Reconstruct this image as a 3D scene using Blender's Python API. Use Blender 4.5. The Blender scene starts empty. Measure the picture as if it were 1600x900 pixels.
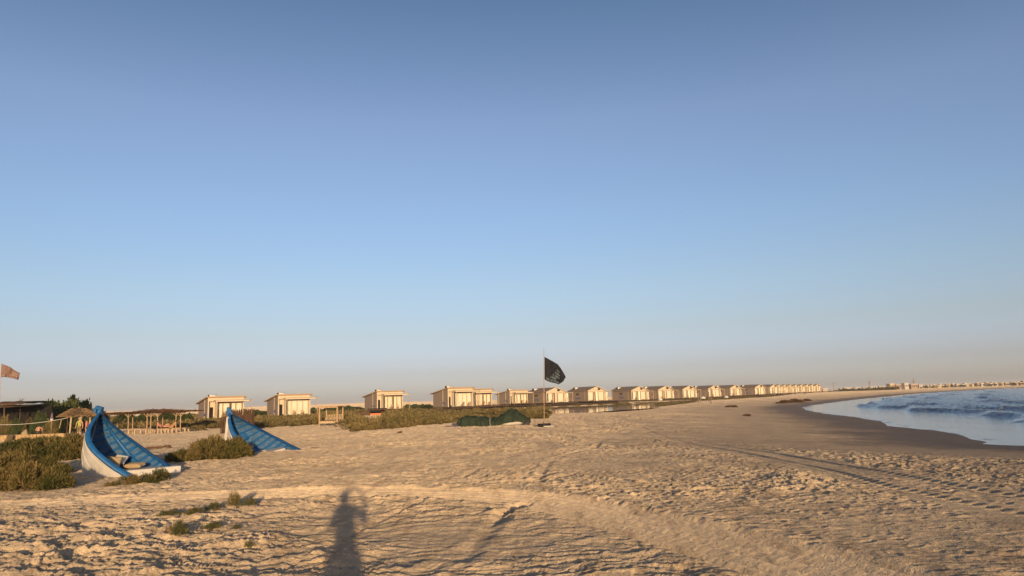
import bpy, bmesh, math, random
import numpy as np
from mathutils import Vector, Matrix
R = math.radians
scene = bpy.context.scene
C = scene.collection

# ------------------------------------------------------------------ camera
W, H = 1600, 900
F = 1142.0                       # focal length in photograph pixels
PITCH, ROLL = R(8.69), R(-1.80)
EYE = 1.70
cam_d = bpy.data.cameras.new('camera'); cam = bpy.data.objects.new('camera', cam_d); C.objects.link(cam)
cam_d.sensor_width = 36; cam_d.lens = 36 * F / W
cam_d.clip_start = 0.05; cam_d.clip_end = 30000
CM = Matrix.Rotation(R(90) + PITCH, 3, 'X') @ Matrix.Rotation(ROLL, 3, 'Z')
cam.matrix_world = Matrix.Translation((0, 0, EYE)) @ CM.to_4x4()
scene.camera = cam
scene.render.resolution_x = 1024; scene.render.resolution_y = 576
def ray(px, py):
    return (CM @ Vector(((px - W/2) / F, -(py - H/2) / F, -1))).normalized()
def at(px, py, z=0.0):           # ground point (height z) seen at a photograph pixel
    d = ray(px, py); t = (z - EYE) / d.z
    return Vector((d.x*t, d.y*t, z))
def far(px, py, Y):              # point at depth Y seen at a photograph pixel
    d = ray(px, py); t = Y / d.y
    return Vector((d.x*t, Y, EYE + d.z*t))

# ------------------------------------------------------------------ sun and sky
d0 = ray(552, 763)               # the camera's own shadow: straight away from the sun
SUN_ELEV = math.asin(-d0.z)
to_sun = -d0
SUN_AZ = math.atan2(to_sun.x, to_sun.y)      # clockwise from +Y
sl = bpy.data.lights.new('sun', 'SUN'); so = bpy.data.objects.new('sun', sl); C.objects.link(so)
sl.energy = 3.8; sl.angle = R(0.55); sl.color = (1.0, 0.71, 0.41)
so.rotation_euler = to_sun.to_track_quat('Z', 'Y').to_euler(); so.location = (0, 0, 30)
world = bpy.data.worlds.new('World'); scene.world = world; world.use_nodes = True
wn = world.node_tree.nodes; wl = world.node_tree.links; wn.clear()
wo = wn.new('ShaderNodeOutputWorld'); bg = wn.new('ShaderNodeBackground')
sky = wn.new('ShaderNodeTexSky'); sky.sky_type = 'NISHITA'; sky.sun_disc = False
sky.sun_elevation = SUN_ELEV; sky.sun_rotation = SUN_AZ
sky.altitude = 0; sky.air_density = 1.0; sky.dust_density = 1.0; sky.ozone_density = 1.6
bg.inputs['Strength'].default_value = 0.15
# thicker, greyer air low in the sky: the sky colour is graded by elevation
wt = wn.new('ShaderNodeTexCoord'); wx_ = wn.new('ShaderNodeSeparateXYZ'); wl.new(wt.outputs['Generated'], wx_.inputs[0])
wr = wn.new('ShaderNodeValToRGB'); wl.new(wx_.outputs['Z'], wr.inputs[0])
for i, (p, c) in enumerate([(0.0, (.99,1.19,2.75)), (.0105, (.89,1.06,2.38)), (.038, (.71,.762,1.55)), (.09, (.745,.72,1.03)), (.151, (.80,.78,.99)),
                            (.238, (.84,.825,1.03)), (.365, (.92,.83,.99)), (.503, (.62,.65,.79)), (.75, (.50,.52,.62))]):
    e = wr.color_ramp.elements[i] if i < 2 else wr.color_ramp.elements.new(p)
    e.position = p; e.color = (*[v/3 for v in c], 1)
wm = wn.new('ShaderNodeVectorMath'); wm.operation = 'MULTIPLY'; wl.new(sky.outputs[0], wm.inputs[0]); wl.new(wr.outputs[0], wm.inputs[1])
wk = wn.new('ShaderNodeVectorMath'); wk.operation = 'SCALE'; wk.inputs['Scale'].default_value = 3.0; wl.new(wm.outputs[0], wk.inputs[0])
wl.new(wk.outputs[0], bg.inputs['Color'])
wl.new(bg.outputs[0], wo.inputs[0])
vs = scene.view_settings
vs.view_transform = 'Standard'; vs.look = 'None'; vs.gamma = 1; vs.exposure = 0.515; vs.use_curve_mapping = False
scene.render.engine = 'CYCLES'

# ------------------------------------------------------------------ naming helpers
def tag(o, label=None, cat=None, group=None, kind=None):
    if label: o['label'] = label
    if cat: o['category'] = cat
    if group: o['group'] = group
    if kind: o['kind'] = kind
    return o
def empty(name, loc, rz=0.0, label=None, cat=None, group=None):
    o = bpy.data.objects.new(name, None); C.objects.link(o); o.location = loc; o.rotation_euler = (0, 0, rz)
    o.empty_display_size = 0.2
    return tag(o, label, cat, group)
def copy_tree(o, parent=None):
    c = o.copy(); C.objects.link(c)
    if parent: c.parent = parent
    for ch in o.children: copy_tree(ch, c)
    return c

# ------------------------------------------------------------------ materials
def mat(name, col, rough=0.8, var=0.25, scale=6.0, bump=0.0, bscale=30.0, spec=0.3, metal=0.0, stretch=None, trans=0.0):
    m = bpy.data.materials.new(name); m.use_nodes = True
    n = m.node_tree.nodes; l = m.node_tree.links; b = n['Principled BSDF']
    b.inputs['Roughness'].default_value = rough; b.inputs['Specular IOR Level'].default_value = spec
    b.inputs['Metallic'].default_value = metal
    tc = n.new('ShaderNodeTexCoord'); mp = n.new('ShaderNodeMapping'); l.new(tc.outputs['Object'], mp.inputs[0])
    if stretch: mp.inputs['Scale'].default_value = stretch
    nz = n.new('ShaderNodeTexNoise'); nz.inputs['Scale'].default_value = scale; nz.inputs['Detail'].default_value = 6
    l.new(mp.outputs[0], nz.inputs['Vector'])
    rp = n.new('ShaderNodeValToRGB')
    lo = [max(0, c*(1-var)) for c in col]; hi = [min(1, c*(1+var)) for c in col]
    rp.color_ramp.elements[0].color = (*lo, 1); rp.color_ramp.elements[1].color = (*hi, 1)
    rp.color_ramp.elements[0].position = 0.3; rp.color_ramp.elements[1].position = 0.7
    l.new(nz.outputs[0], rp.inputs[0]); l.new(rp.outputs[0], b.inputs['Base Color'])
    if bump:
        n2 = n.new('ShaderNodeTexNoise'); n2.inputs['Scale'].default_value = bscale; n2.inputs['Detail'].default_value = 4
        l.new(mp.outputs[0], n2.inputs['Vector'])
        bp = n.new('ShaderNodeBump'); bp.inputs['Strength'].default_value = bump; bp.inputs['Distance'].default_value = 0.02
        l.new(n2.outputs[0], bp.inputs['Height']); l.new(bp.outputs[0], b.inputs['Normal'])
    return m

# ------------------------------------------------------------------ numpy noise
def _hash(ix, iy, seed):
    h = (ix.astype(np.int64) * 374761393 + iy.astype(np.int64) * 668265263 + seed * 1442695040888963) & 0xFFFFFFFF
    h = ((h ^ (h >> 13)) * 1274126177) & 0xFFFFFFFF
    h = ((h ^ (h >> 16)) * 2246822519) & 0xFFFFFFFF
    return ((h ^ (h >> 15)) & 0xFFFFFF) / float(0x1000000)
def gnoise(x, y, seed=0):
    xi = np.floor(x); yi = np.floor(y); fx = x - xi; fy = y - yi
    u = fx*fx*fx*(fx*(fx*6-15)+10); v = fy*fy*fy*(fy*(fy*6-15)+10)
    def g(ox, oy):
        a = _hash(xi+ox, yi+oy, seed) * 6.2831853
        return np.cos(a)*(fx-ox) + np.sin(a)*(fy-oy)
    a = g(0, 0); b = g(1, 0); c = g(0, 1); d = g(1, 1)
    return (a + (b-a)*u + (c-a)*v + (a-b-c+d)*u*v) * 1.5
def fbm(x, y, oct=4, seed=0, gain=0.5):
    r = 0; a = 1.0
    for i in range(oct):
        r = r + a*gnoise(x*2**i + 13.7*i, y*2**i - 7.1*i, seed+i); a *= gain
    return r
def dents(x, y, cell, seed, r=0.42, dens=0.8):     # footprint-like oval hollows with a raised rim
    X = x/cell; Y = y/cell; xi = np.floor(X); yi = np.floor(Y); out = np.zeros_like(x)
    for ox in (-1, 0, 1):
        for oy in (-1, 0, 1):
            cx = xi+ox; cy = yi+oy
            h1 = _hash(cx, cy, seed); h2 = _hash(cx, cy, seed+1); h3 = _hash(cx, cy, seed+2); h4 = _hash(cx, cy, seed+3)
            dx = X-(cx+0.15+0.7*h1); dy = Y-(cy+0.15+0.7*h2); a = h3*6.283
            u = dx*np.cos(a)+dy*np.sin(a); v = -dx*np.sin(a)+dy*np.cos(a)
            q = np.sqrt((u/r)**2+(v/(r*0.5))**2)
            k = (h4 < dens)*(0.4+0.6*h2)
            out += k*(-np.exp(-(q*1.5)**4) + 0.45*np.exp(-((q-1.05)/0.28)**2))
    return out
def poly_dist(x, y, pts):        # distance to a polyline, signed side, running length
    best = np.full(x.shape, 1e18); side = np.zeros_like(x); run = np.zeros_like(x); L = 0
    for (ax, ay), (bx, by) in zip(pts[:-1], pts[1:]):
        ex, ey = bx-ax, by-ay; l2 = ex*ex+ey*ey; ln = math.sqrt(l2)
        t = np.clip(((x-ax)*ex+(y-ay)*ey)/l2, 0, 1)
        dx = x-ax-t*ex; dy = y-ay-t*ey; d2 = dx*dx+dy*dy; m = d2 < best
        best = np.where(m, d2, best); side = np.where(m, np.sign(ex*dy-ey*dx), side); run = np.where(m, L+t*ln, run)
        L += ln
    return np.sqrt(best), side, run
def poly_near(x, y, pts, reach):  # the same, only within reach of the line (far = 1e3)
    px_ = [p[0] for p in pts]; py_ = [p[1] for p in pts]
    m = (x > min(px_)-reach) & (x < max(px_)+reach) & (y > min(py_)-reach) & (y < max(py_)+reach)
    D = np.full(x.shape, 1e3); S = np.zeros(x.shape); L = np.zeros(x.shape)
    if m.any(): D[m], S[m], L[m] = poly_dist(x[m], y[m], pts)
    return D, S, L
def coarse(fn, x, y, k=6):       # evaluate a smooth function on every k-th grid node and interpolate
    if x.ndim < 2: return fn(x, y)
    ri = np.unique(np.append(np.arange(0, x.shape[0], k), x.shape[0]-1)); ci = np.unique(np.append(np.arange(0, x.shape[1], k), x.shape[1]-1))
    v = fn(x[np.ix_(ri, ci)], y[np.ix_(ri, ci)])
    t = np.interp(np.arange(x.shape[0]), ri, np.arange(len(ri))); i0 = np.minimum(t.astype(int), len(ri)-2); f = (t-i0)[:, None]
    v = v[i0]*(1-f)+v[i0+1]*f
    t = np.interp(np.arange(x.shape[1]), ci, np.arange(len(ci))); j0 = np.minimum(t.astype(int), len(ci)-2); g = (t-j0)[None, :]
    return v[:, j0]*(1-g)+v[:, j0+1]*g
def smooth(pts, n=8):            # Catmull-Rom through points
    P = [pts[0]] + list(pts) + [pts[-1]]; out = []
    for i in range(1, len(P)-2):
        p0, p1, p2, p3 = [np.array(p[:2], float) for p in P[i-1:i+3]]
        for k in range(n):
            t = k/n
            out.append(tuple(0.5*((2*p1)+(-p0+p2)*t+(2*p0-5*p1+4*p2-p3)*t*t+(-p0+3*p1-3*p2+p3)*t**3)))
    out.append(tuple(P[-2][:2])); return out
def sstep(a, b, x):
    t = np.clip((x-a)/(b-a), 0, 1); return t*t*(3-2*t)

# ------------------------------------------------------------------ terrain
SEA = -1.25; LAG = -0.50
shore_px = [(1600,697),(1550,690),(1500,681),(1450,672.5),(1400,664.5),(1350,654),(1300,647),(1262,641),(1254,637.5),(1266,634),(1300,629),(1340,624),(1395,618.5),(1430,615),(1480,612),(1540,608.5),(1600,606)]
shore = [(95,-60),(70,-12),(52,8),(36,22.5)] + [tuple(at(x, y, SEA)[:2]) for x, y in shore_px]
shore += [(shore[-1][0]+250, shore[-1][1]+80), (shore[-1][0]+900, shore[-1][1]+250), (6000, 1200)]
shore = smooth(shore, 6)
sea_poly = shore + [(6000, -60)]
def inside(x, y, poly):
    r = np.zeros(x.shape, bool); n = len(poly)
    for i in range(n):
        x1, y1 = poly[i]; x2, y2 = poly[(i+1) % n]
        if y1 == y2: continue
        c = ((y1 > y) != (y2 > y)) & (x < (x2-x1)*(y-y1)/(y2-y1)+x1); r ^= c
    return r
lag_px = [(842,648),(858,641),(872,637.0),(910,635),(950,633.5),(985,632),(994,633.5),(982,637),(940,641),(890,645.5)]
lagoon_poly = [tuple(at(x, y, LAG)[:2]) for x, y in lag_px]
def P2(l, z=0.0): return smooth([tuple(at(x, y, z)[:2]) for x, y in l], 5)
wide_track = P2([(-120,800),(0,792),(200,782),(400,774),(550,771),(700,773),(820,781),(900,793),(1000,817),(1100,843),(1250,884),(1400,930),(1600,1000)])
wheel_a = P2([(1006,657),(1060,666),(1163,687),(1287,713),(1400,735),(1500,755),(1600,773),(1750,800)])
wheel_b = P2([(1000,659),(1040,669),(1100,683),(1250,718),(1367,750),(1467,773),(1600,802),(1750,835)])
old_tracks = [P2(l) for l in ([(1100,640),(1060,650),(1006,659),(960,672),(925,687)], [(1110,645),(1020,662),(985,673),(952,687)],
   [(800,706),(840,700),(857,691),(831,681)], [(600,722),(700,713),(800,706)], [(1000,655),(1040,648),(1080,640)])]
ruts = [(P2(l), w, dp) for l, w, dp in (
   ([(934,684),(930,692),(881,709),(858,722),(848,740),(838,756)], .11, .07),
   ([(752,731),(738,740),(722,750)], .10, .06),
   ([(668,780),(640,795),(605,812),(578,824)], .07, .09), ([(816,788),(795,802),(775,819),(760,838),(744,853),(719,882)], .12, .16),
   ([(640,812),(560,832),(509,859),(470,880),(425,905)], .06, .08), ([(700,870),(660,905)], .09, .07))]
def shore_sdf(x, y):
    d = poly_dist(x, y, shore)[0]; return np.where(inside(x, y, sea_poly), -d, d)
def lag_sdf(x, y):
    d = poly_dist(x, y, lagoon_poly + lagoon_poly[:1])[0]; return np.where(inside(x, y, lagoon_poly), -d, d)
def height(x, y, fine=True):
    s = coarse(shore_sdf, x, y)
    s = s + 1.6*fbm(x/9, y/9, 2, 5)*np.exp(-(s/14)**2)*0.35
    h = np.interp(s, [-60, -20, -6, 0, 7, 14, 20, 26, 34, 200], [-4.5, -2.6, -1.6, SEA, -0.97, -0.58, -0.24, -0.05, 0.03, 0.05])
    dist = np.hypot(x, y)
    dry = sstep(17, 27, s)
    # broad lie of the land
    h += dry*(0.035*fbm(x/14+3, y/14, 3, 11) * sstep(6, 20, dist) + 0.35*sstep(260, 520, dist)*(0.4+fbm(x/170, y/170, 3, 21)))
    q_ = x/np.maximum(y, 1)
    h += -0.50*sstep(26, 52, y)*sstep(-0.17, -0.34, q_)
    h += 2.6*sstep(320, 560, y)*sstep(-20, -90, x) * (0.7+0.6*fbm(x/120, y/120, 3, 31))
    sl_ = coarse(lag_sdf, x, y)
    h = h + (1-sstep(-1.0, 24.0, sl_))*(-0.85)
    if not fine: return h, s
    rough = np.maximum(dry, sstep(11, 19, s))*(0.8+0.6*np.clip(fbm(x/6, y/6, 2, 41), -1, 1))*sstep(260, 120, dist)
    left = sstep(0.06, -0.30, x/np.maximum(y, 1))*sstep(20, 9, dist)       # heavily trampled patch
    dw, sw, rw = poly_near(x, y, wide_track, 2.5)
    halfw = 0.74
    tr = 1-sstep(halfw-0.12, halfw+0.12, dw)
    tex = 0.020*np.clip(fbm(x/0.85, y/0.85, 3, 51), -1, 1.2)
    foot = dents(x, y, 0.44, 61, dens=0.75)
    foot2 = dents(x+5.1, y-2.2, 0.29, 71, dens=0.7)
    pat = sstep(-0.35, 0.35, fbm(x/3.1, y/3.1, 2, 81))
    tex = tex + foot*(0.024+0.012*left+0.020*sstep(9, 16, dist)) * (0.35+0.65*pat) + foot2*(0.013+0.012*sstep(9, 16, dist))
    rgt = sstep(-0.02, 0.12, x/np.maximum(y, 1))
    tex = tex + rgt*0.034*dents(x-3.3, y+1.7, 0.37, 181, r=.40, dens=.62)
    # crumbly ridges lying across the view in the near sand
    near = sstep(60, 22, dist)*0.8+0.2*sstep(20, 12, dist)
    wx = x + 0.25*fbm(x/0.9, y/0.9, 2, 91); wy = y + 0.25*fbm(x/0.8+9, y/0.8, 2, 92)
    rdg = 1-np.abs(fbm(wx/1.15, wy/0.33, 3, 95)); rdg = np.clip(rdg, 0, 1)**4
    tex = tex + near*(1-.65*rgt)*rdg*(0.024+0.014*left) + 0.010*np.maximum(0, gnoise(wx/0.31, wy/0.16, 98))**0.5*(0.4+0.6*pat)
    tn = fbm(wx/0.62, wy/0.30, 4, 123)*3.0; fr_ = tn-np.floor(tn)
    tex = tex + near*(1-.45*rgt)*(0.017+0.008*left)*(np.floor(tn)+sstep(0.0, 0.22, fr_))*(0.35+0.65*pat) - near*0.006*fr_
    lump = np.abs(fbm(x/0.26, y/0.22, 3, 97)); tex = tex + near*0.013*lump*(0.4+0.6*pat) + near*left*0.020*lump
    tex = tex + 0.0045*fbm(x/0.07, y/0.07, 2, 99)*near
    fr2 = sstep(17, 34, dist)      # trodden all over farther along the beach
    tex = tex + fr2*(0.045*np.maximum(0, 1-np.abs(fbm(x/0.9, y/1.1, 3, 131))*1.6)**2 + 0.050*dents(x, y, 0.95, 141, r=.36, dens=.75) + 0.03*fbm(x/2.2, y/2.6, 3, 151))
    tex = tex + fr2*(0.050*dents(x, y/3.2, 0.42, 161, r=.40, dens=.7) + 0.035*np.maximum(0, gnoise(x/0.28, y/1.7, 171)))
    other = np.zeros_like(x); keep = np.ones_like(x)
    for w in (wheel_a, wheel_b):
        dd, ss, rr = poly_near(x, y, w, 2.0)
        keep *= 1-0.9*np.exp(-(dd/0.55)**4)
        other += -0.024*np.exp(-(dd/0.13)**4) + 0.010*np.exp(-((dd-0.20)/0.05)**2) + 0.009*np.exp(-(dd/0.19)**4)*np.sign(np.sin(rr*2*math.pi/0.30+ss*dd*6))*sstep(22, 14, dist)
    for w in old_tracks:
        dd, ss, rr = poly_near(x, y, w, 2.0)
        keep *= 1-0.8*np.exp(-(dd/0.6)**4)
        other += -0.014*np.exp(-(dd/0.22)**4) + 0.008*np.exp(-((dd-0.32)/0.07)**2)
    jx = 0.05*gnoise(x/0.3, y/0.3, 7); jy = 0.05*gnoise(x/0.3, y/0.3, 8)
    for w, wd, dp in ruts:
        dd, ss, rr = poly_near(x+jx, y+jy, w, 1.0)
        other += (-0.75*dp*np.exp(-(dd/wd)**2) + 0.22*dp*np.exp(-((dd-1.7*wd)/(.7*wd))**2))*(0.65+0.5*gnoise(x/0.5, y/0.5, 17))
    tread = 0.010*gnoise(rw/2.6, dw*sw/0.10, 3) + 0.004*gnoise(x/0.11, y/0.09, 4) + 0.020*np.cos(dw*sw*2*math.pi/0.27) - 0.018*np.exp(-((dw-halfw+.10)/.05)**2)
    berm = 0.018*np.exp(-((dw-halfw-0.16)/0.15)**2)*(0.6+0.6*gnoise(rw/0.6, sw*3.0, 9))
    tr2 = tr*sstep(-9.5, -3.5, x); trf = tr*0.75
    keep = keep*(1-0.97*np.maximum(tr2, trf))
    h = h + rough*keep*tex + rough*other + dry*np.maximum(tr2, trf*0.6)*(tread-0.03) + dry*berm*np.maximum(sstep(-9.5, -3.5, x), .4)
    # damp slope: nearly smooth, small dimples
    h = h + (1-dry)*sstep(1, 8, s)*(0.006*fbm(x/0.5, y/0.5, 3, 55) + 0.012*gnoise(x/1.7, y/1.7, 56))
    return h, s
def grid_mesh(name, X, Y, Z, smooth_sh=True, attrs=None):
    nr, na = X.shape; me = bpy.data.meshes.new(name)
    co = np.stack([X, Y, Z], -1).reshape(-1, 3).astype(np.float32)
    i = np.arange(nr*na, dtype=np.int32).reshape(nr, na)
    q = np.stack([i[:-1, :-1], i[:-1, 1:], i[1:, 1:], i[1:, :-1]], -1).reshape(-1, 4)
    me.vertices.add(len(co)); me.vertices.foreach_set('co', co.ravel())
    me.loops.add(q.size); me.loops.foreach_set('vertex_index', q.ravel())
    me.polygons.add(len(q)); me.polygons.foreach_set('loop_start', np.arange(0, q.size, 4, dtype=np.int32))
    me.polygons.foreach_set('loop_total', np.full(len(q), 4, np.int32))
    me.polygons.foreach_set('use_smooth', np.full(len(q), smooth_sh))
    me.update(calc_edges=True)
    for k, v in (attrs or {}).items():
        a = me.attributes.new(k, 'FLOAT', 'POINT'); a.data.foreach_set('value', v.astype(np.float32).ravel())
    return me
th = np.concatenate([np.linspace(-180, -46, 60, endpoint=False), np.linspace(-46, 46, 1300), np.linspace(46, 180, 61)[1:]])
rr_ = np.concatenate([np.linspace(0.4, 4.0, 14, endpoint=False), 4.0*np.exp(np.arange(0, math.log(60/4.0), 0.0036)), 60*np.exp(np.arange(0.006, math.log(180/60), 0.006)), 180*np.exp(np.arange(0.006, math.log(9000/180), 0.014))])
TH, RR = np.meshgrid(np.radians(th), rr_)
GX = RR*np.sin(TH); GY = RR*np.cos(TH)
GZ, GS = height(GX, GY)
# dampness and weed litter along the tide lines, as attributes of the sand itself
wn1 = fbm(GX/7, GY/7, 3, 201)
wet = np.clip(1-sstep(3, 10, GS+2.2*wn1+1.5*fbm(GX/1.3, GY/1.3, 3, 204)), 0, 1)
damp = np.clip(1-sstep(9, 31, GS+5*wn1+6*fbm(GX/1.7, GY/1.7, 4, 203)), 0, 1)
def veg_cover(x, y):
    a = np.degrees(np.arctan2(x, y)); return a
me = grid_mesh('sand', GX, GY, GZ, attrs={'wet': wet, 'damp': damp, 'track': np.clip(1-poly_near(GX, GY, wide_track, 2.0)[0]/.95, 0, 1)})
sand = bpy.data.objects.new('sand', me); C.objects.link(sand); tag(sand, kind='structure')
# sand material
m = bpy.data.materials.new('beach_sand'); m.use_nodes = True; n = m.node_tree.nodes; l = m.node_tree.links; b = n['Principled BSDF']
geo = n.new('ShaderNodeNewGeometry')
def noise(scale, detail=5, rough=0.6, vec=None):
    t = n.new('ShaderNodeTexNoise'); t.inputs['Scale'].default_value = scale; t.inputs['Detail'].default_value = detail
    t.inputs['Roughness'].default_value = rough; l.new(vec or geo.outputs['Position'], t.inputs['Vector']); return t
def ramp(src, stops):
    r = n.new('ShaderNodeValToRGB'); e = r.color_ramp.elements
    e[0].position, e[0].color = stops[0][0], (*stops[0][1], 1); e[1].position, e[1].color = stops[-1][0], (*stops[-1][1], 1)
    for p, c in stops[1:-1]: k = e.new(p); k.color = (*c, 1)
    l.new(src, r.inputs[0]); return r
def mixc(fac, a, bb, mode='MIX'):
    x = n.new('ShaderNodeMix'); x.data_type = 'RGBA'; x.blend_type = mode
    (l.new(fac, x.inputs[0]) if not isinstance(fac, float) else setattr(x.inputs[0], 'default_value', fac))
    l.new(a, x.inputs[6]) if hasattr(a, 'links') else setattr(x.inputs[6], 'default_value', (*a, 1))
    l.new(bb, x.inputs[7]) if hasattr(bb, 'links') else setattr(x.inputs[7], 'default_value', (*bb, 1))
    return x.outputs[2]
c1 = ramp(noise(0.22, 4).outputs[0], [(0.35, (.57,.445,.295)), (0.65, (.66,.52,.35))])
c2 = ramp(noise(3.0, 6, .7).outputs[0], [(0.3, (.78,.78,.80)), (0.7, (1.08,1.07,1.04))])
cc = mixc(1.0, c1.outputs[0], c2.outputs[0], 'MULTIPLY')
sp = ramp(noise(55, 3, .8).outputs[0], [(0.28, (.62,.56,.5)), (0.42, (1,1,1)), (0.72, (1,1,1)), (0.8, (1.15,1.15,1.15))])
cc = mixc(0.8, cc, sp.outputs[0], 'MULTIPLY')
# footprint shadows painted into the sand colour as speckle stretched down the beach
mpw = n.new('ShaderNodeMapping'); mpw.inputs['Scale'].default_value = (3.6, .50, 1); l.new(geo.outputs['Position'], mpw.inputs[0])
foot_shade = ramp(noise(1.0, 4, .75, mpw.outputs[0]).outputs[0], [(0.36, (.66,.62,.60)), (0.50, (.98,.98,.98)), (0.66, (1.12,1.10,1.06))])
cc = mixc(0.75, cc, foot_shade.outputs[0], 'MULTIPLY')
aw = n.new('ShaderNodeAttribute'); aw.attribute_name = 'wet'; ad = n.new('ShaderNodeAttribute'); ad.attribute_name = 'damp'
dcol = ramp(noise(0.9, 6, .7).outputs[0], [(0.3, (.25,.20,.145)), (0.7, (.37,.295,.215))])
cc = mixc(ad.outputs['Fac'], cc, dcol.outputs[0])
wcol = ramp(noise(1.5, 6, .7).outputs[0], [(0.3, (.085,.067,.050)), (0.7, (.13,.102,.076))])
cc = mixc(aw.outputs['Fac'], cc, wcol.outputs[0])
l.new(cc, b.inputs['Base Color'])
mr = n.new('ShaderNodeMapRange'); mr.inputs[3].default_value = 0.95; mr.inputs[4].default_value = 0.62; l.new(aw.outputs['Fac'], mr.inputs[0]); l.new(mr.outputs[0], b.inputs['Roughness'])
b.inputs['Specular IOR Level'].default_value = 0.12; b.inputs['Diffuse Roughness'].default_value = 1.0
prev = None
at_ = n.new('ShaderNodeAttribute'); at_.attribute_name = 'track'; tk = n.new('ShaderNodeMapRange'); tk.inputs[1].default_value = 0.1; tk.inputs[2].default_value = 0.3; tk.inputs[3].default_value = 1.0; tk.inputs[4].default_value = 0.50; l.new(at_.outputs['Fac'], tk.inputs[0])
for sc_, di_, st_, dt_ in ((2.4, .10, .8, 5), (8.0, .05, .9, 5), (30.0, .022, .9, 4)):
    bp = n.new('ShaderNodeBump'); l.new(tk.outputs[0], bp.inputs['Strength']); bp.inputs['Distance'].default_value = di_
    l.new(noise(sc_, dt_, .72).outputs[0], bp.inputs['Height'])
    if prev: l.new(prev, bp.inputs['Normal'])
    prev = bp.outputs[0]
l.new(prev, b.inputs['Normal'])
me.materials.append(m)

GB, _ = height(GX, GY, False)
GLG = coarse(lag_sdf, GX, GY, 4)
def lookup(A, x, y):             # read a value off the ground grid
    r = min(max(math.hypot(x, y), rr_[0]), rr_[-1]*.999); a = math.degrees(math.atan2(x, y))
    i = min(max(int(np.searchsorted(rr_, r))-1, 0), len(rr_)-2); j = min(max(int(np.searchsorted(th, a))-1, 0), len(th)-2)
    f = (r-rr_[i])/(rr_[i+1]-rr_[i]); g = (a-th[j])/(th[j+1]-th[j])
    return float((A[i,j]*(1-g)+A[i,j+1]*g)*(1-f)+(A[i+1,j]*(1-g)+A[i+1,j+1]*g)*f)
def gh(x, y): return lookup(GB, x, y)
def on(px, py, dz=0.0):          # point on the terrain seen at a pixel
    z = 0.0
    for _ in range(8):
        p = at(px, py, z); z = min(gh(p.x, p.y), EYE-0.15)
    p = at(px, py, z); p.z = gh(p.x, p.y)+dz; return p

# ------------------------------------------------------------------ sea and lagoon
na, = th[60:1211].shape
r2 = np.concatenate([22*np.exp(np.arange(0, math.log(400/22), 0.0045)), 400*np.exp(np.arange(0.01, math.log(7000/400), 0.02))])
a2 = np.radians(np.linspace(8, 52, 800)); TA, RA = np.meshgrid(a2, r2)
SX = RA*np.sin(TA); SY = RA*np.cos(TA)
off = -coarse(shore_sdf, SX, SY); run = coarse(lambda x, y: poly_dist(x, y, shore)[2], SX, SY)
SZ = np.full_like(SX, SEA)
wob = 2.2*fbm(SX/18, SY/18, 2, 301)
depth = sstep(7, 16, off)
nearc = sstep(150, 60, RA)
def crest(c, w, amp, seed, thr):
    q = off - (c + wob + 3.0*gnoise(run/26.0, run*0+seed, seed)); sharp = np.where(q < 0, np.exp(-(q/(w*0.32))**2), np.exp(-(q/w)**2))
    along = sstep(thr, thr+0.35, gnoise(run/13.0+seed, off/60, seed+3)+0.15)
    return amp*sharp*along, along*np.exp(-((q+w*0.12)/(w*0.35))**2)
foam = np.zeros_like(SX)
for c, w, amp, sd, thr in ((10.5,1.9,.42,311,-.5), (19,2.6,.40,321,-.35), (31,3.4,.36,331,-.2), (46,5,.26,341,-.1), (66,6,.24,351,-.1), (95,8,.22,361,-.2), (140,9,.2,371,-.2)):
    zz, ff = crest(c, w, amp, sd, thr); SZ += zz
    if c < 40: foam = np.maximum(foam, ff*1.3*sstep(-.12, 0.35, gnoise(run/3.2, off/1.2, sd+5)+0.35*gnoise(run/1.0, off/0.4, sd+6)))
chop = fbm(SX/1.5, SY/0.9, 4, 401, .65)
SZ += depth*(0.10*chop + 0.035*fbm(SX/6, SY/3.5, 2, 411)) + (1-depth)*(0.004*fbm(SX/2.5, SY/1.2, 2, 421)+0.016*gnoise(off/2.6, run/14, 425))
edge = np.exp(-((off-0.35)/0.28)**2)*sstep(-.1, .5, gnoise(run/2.2, off*0, 77))
foam = np.clip(np.maximum(foam, edge*0.6), 0, 1)
ms = grid_mesh('sea', SX, SY, SZ, attrs={'foam': foam, 'deep': depth})
sea = bpy.data.objects.new('sea', ms); C.objects.link(sea); tag(sea, kind='structure')
m = bpy.data.materials.new('sea_water'); m.use_nodes = True; n = m.node_tree.nodes; l = m.node_tree.links; b = n['Principled BSDF']
geo = n.new('ShaderNodeNewGeometry')
af = n.new('ShaderNodeAttribute'); af.attribute_name = 'foam'; ap = n.new('ShaderNodeAttribute'); ap.attribute_name = 'deep'
base = mixc(ap.outputs['Fac'], (.05,.08,.105), (.010,.040,.080))
fn = ramp(noise(3.5, 6, .75).outputs[0], [(0.38, (0,0,0)), (0.55, (1,1,1))])
fm = n.new('ShaderNodeMath'); fm.operation = 'MULTIPLY'; l.new(af.outputs['Fac'], fm.inputs[0]); l.new(fn.outputs[0], fm.inputs[1])
l.new(mixc(fm.outputs[0], base, (.62,.60,.58)), b.inputs['Base Color'])
mr = n.new('ShaderNodeMapRange'); mr.inputs[3].default_value = 0.06; mr.inputs[4].default_value = 0.8; l.new(fm.outputs[0], mr.inputs[0]); l.new(mr.outputs[0], b.inputs['Roughness'])
b.inputs['IOR'].default_value = 1.33; b.inputs['Specular IOR Level'].default_value = 0.30
bp = n.new('ShaderNodeBump'); bp.inputs['Distance'].default_value = 0.14
mp = n.new('ShaderNodeMapping'); mp.inputs['Scale'].default_value = (1, 1.7, 1); l.new(geo.outputs['Position'], mp.inputs[0])
l.new(noise(1.6, 5, .65, mp.outputs[0]).outputs[0], bp.inputs['Height'])
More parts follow.
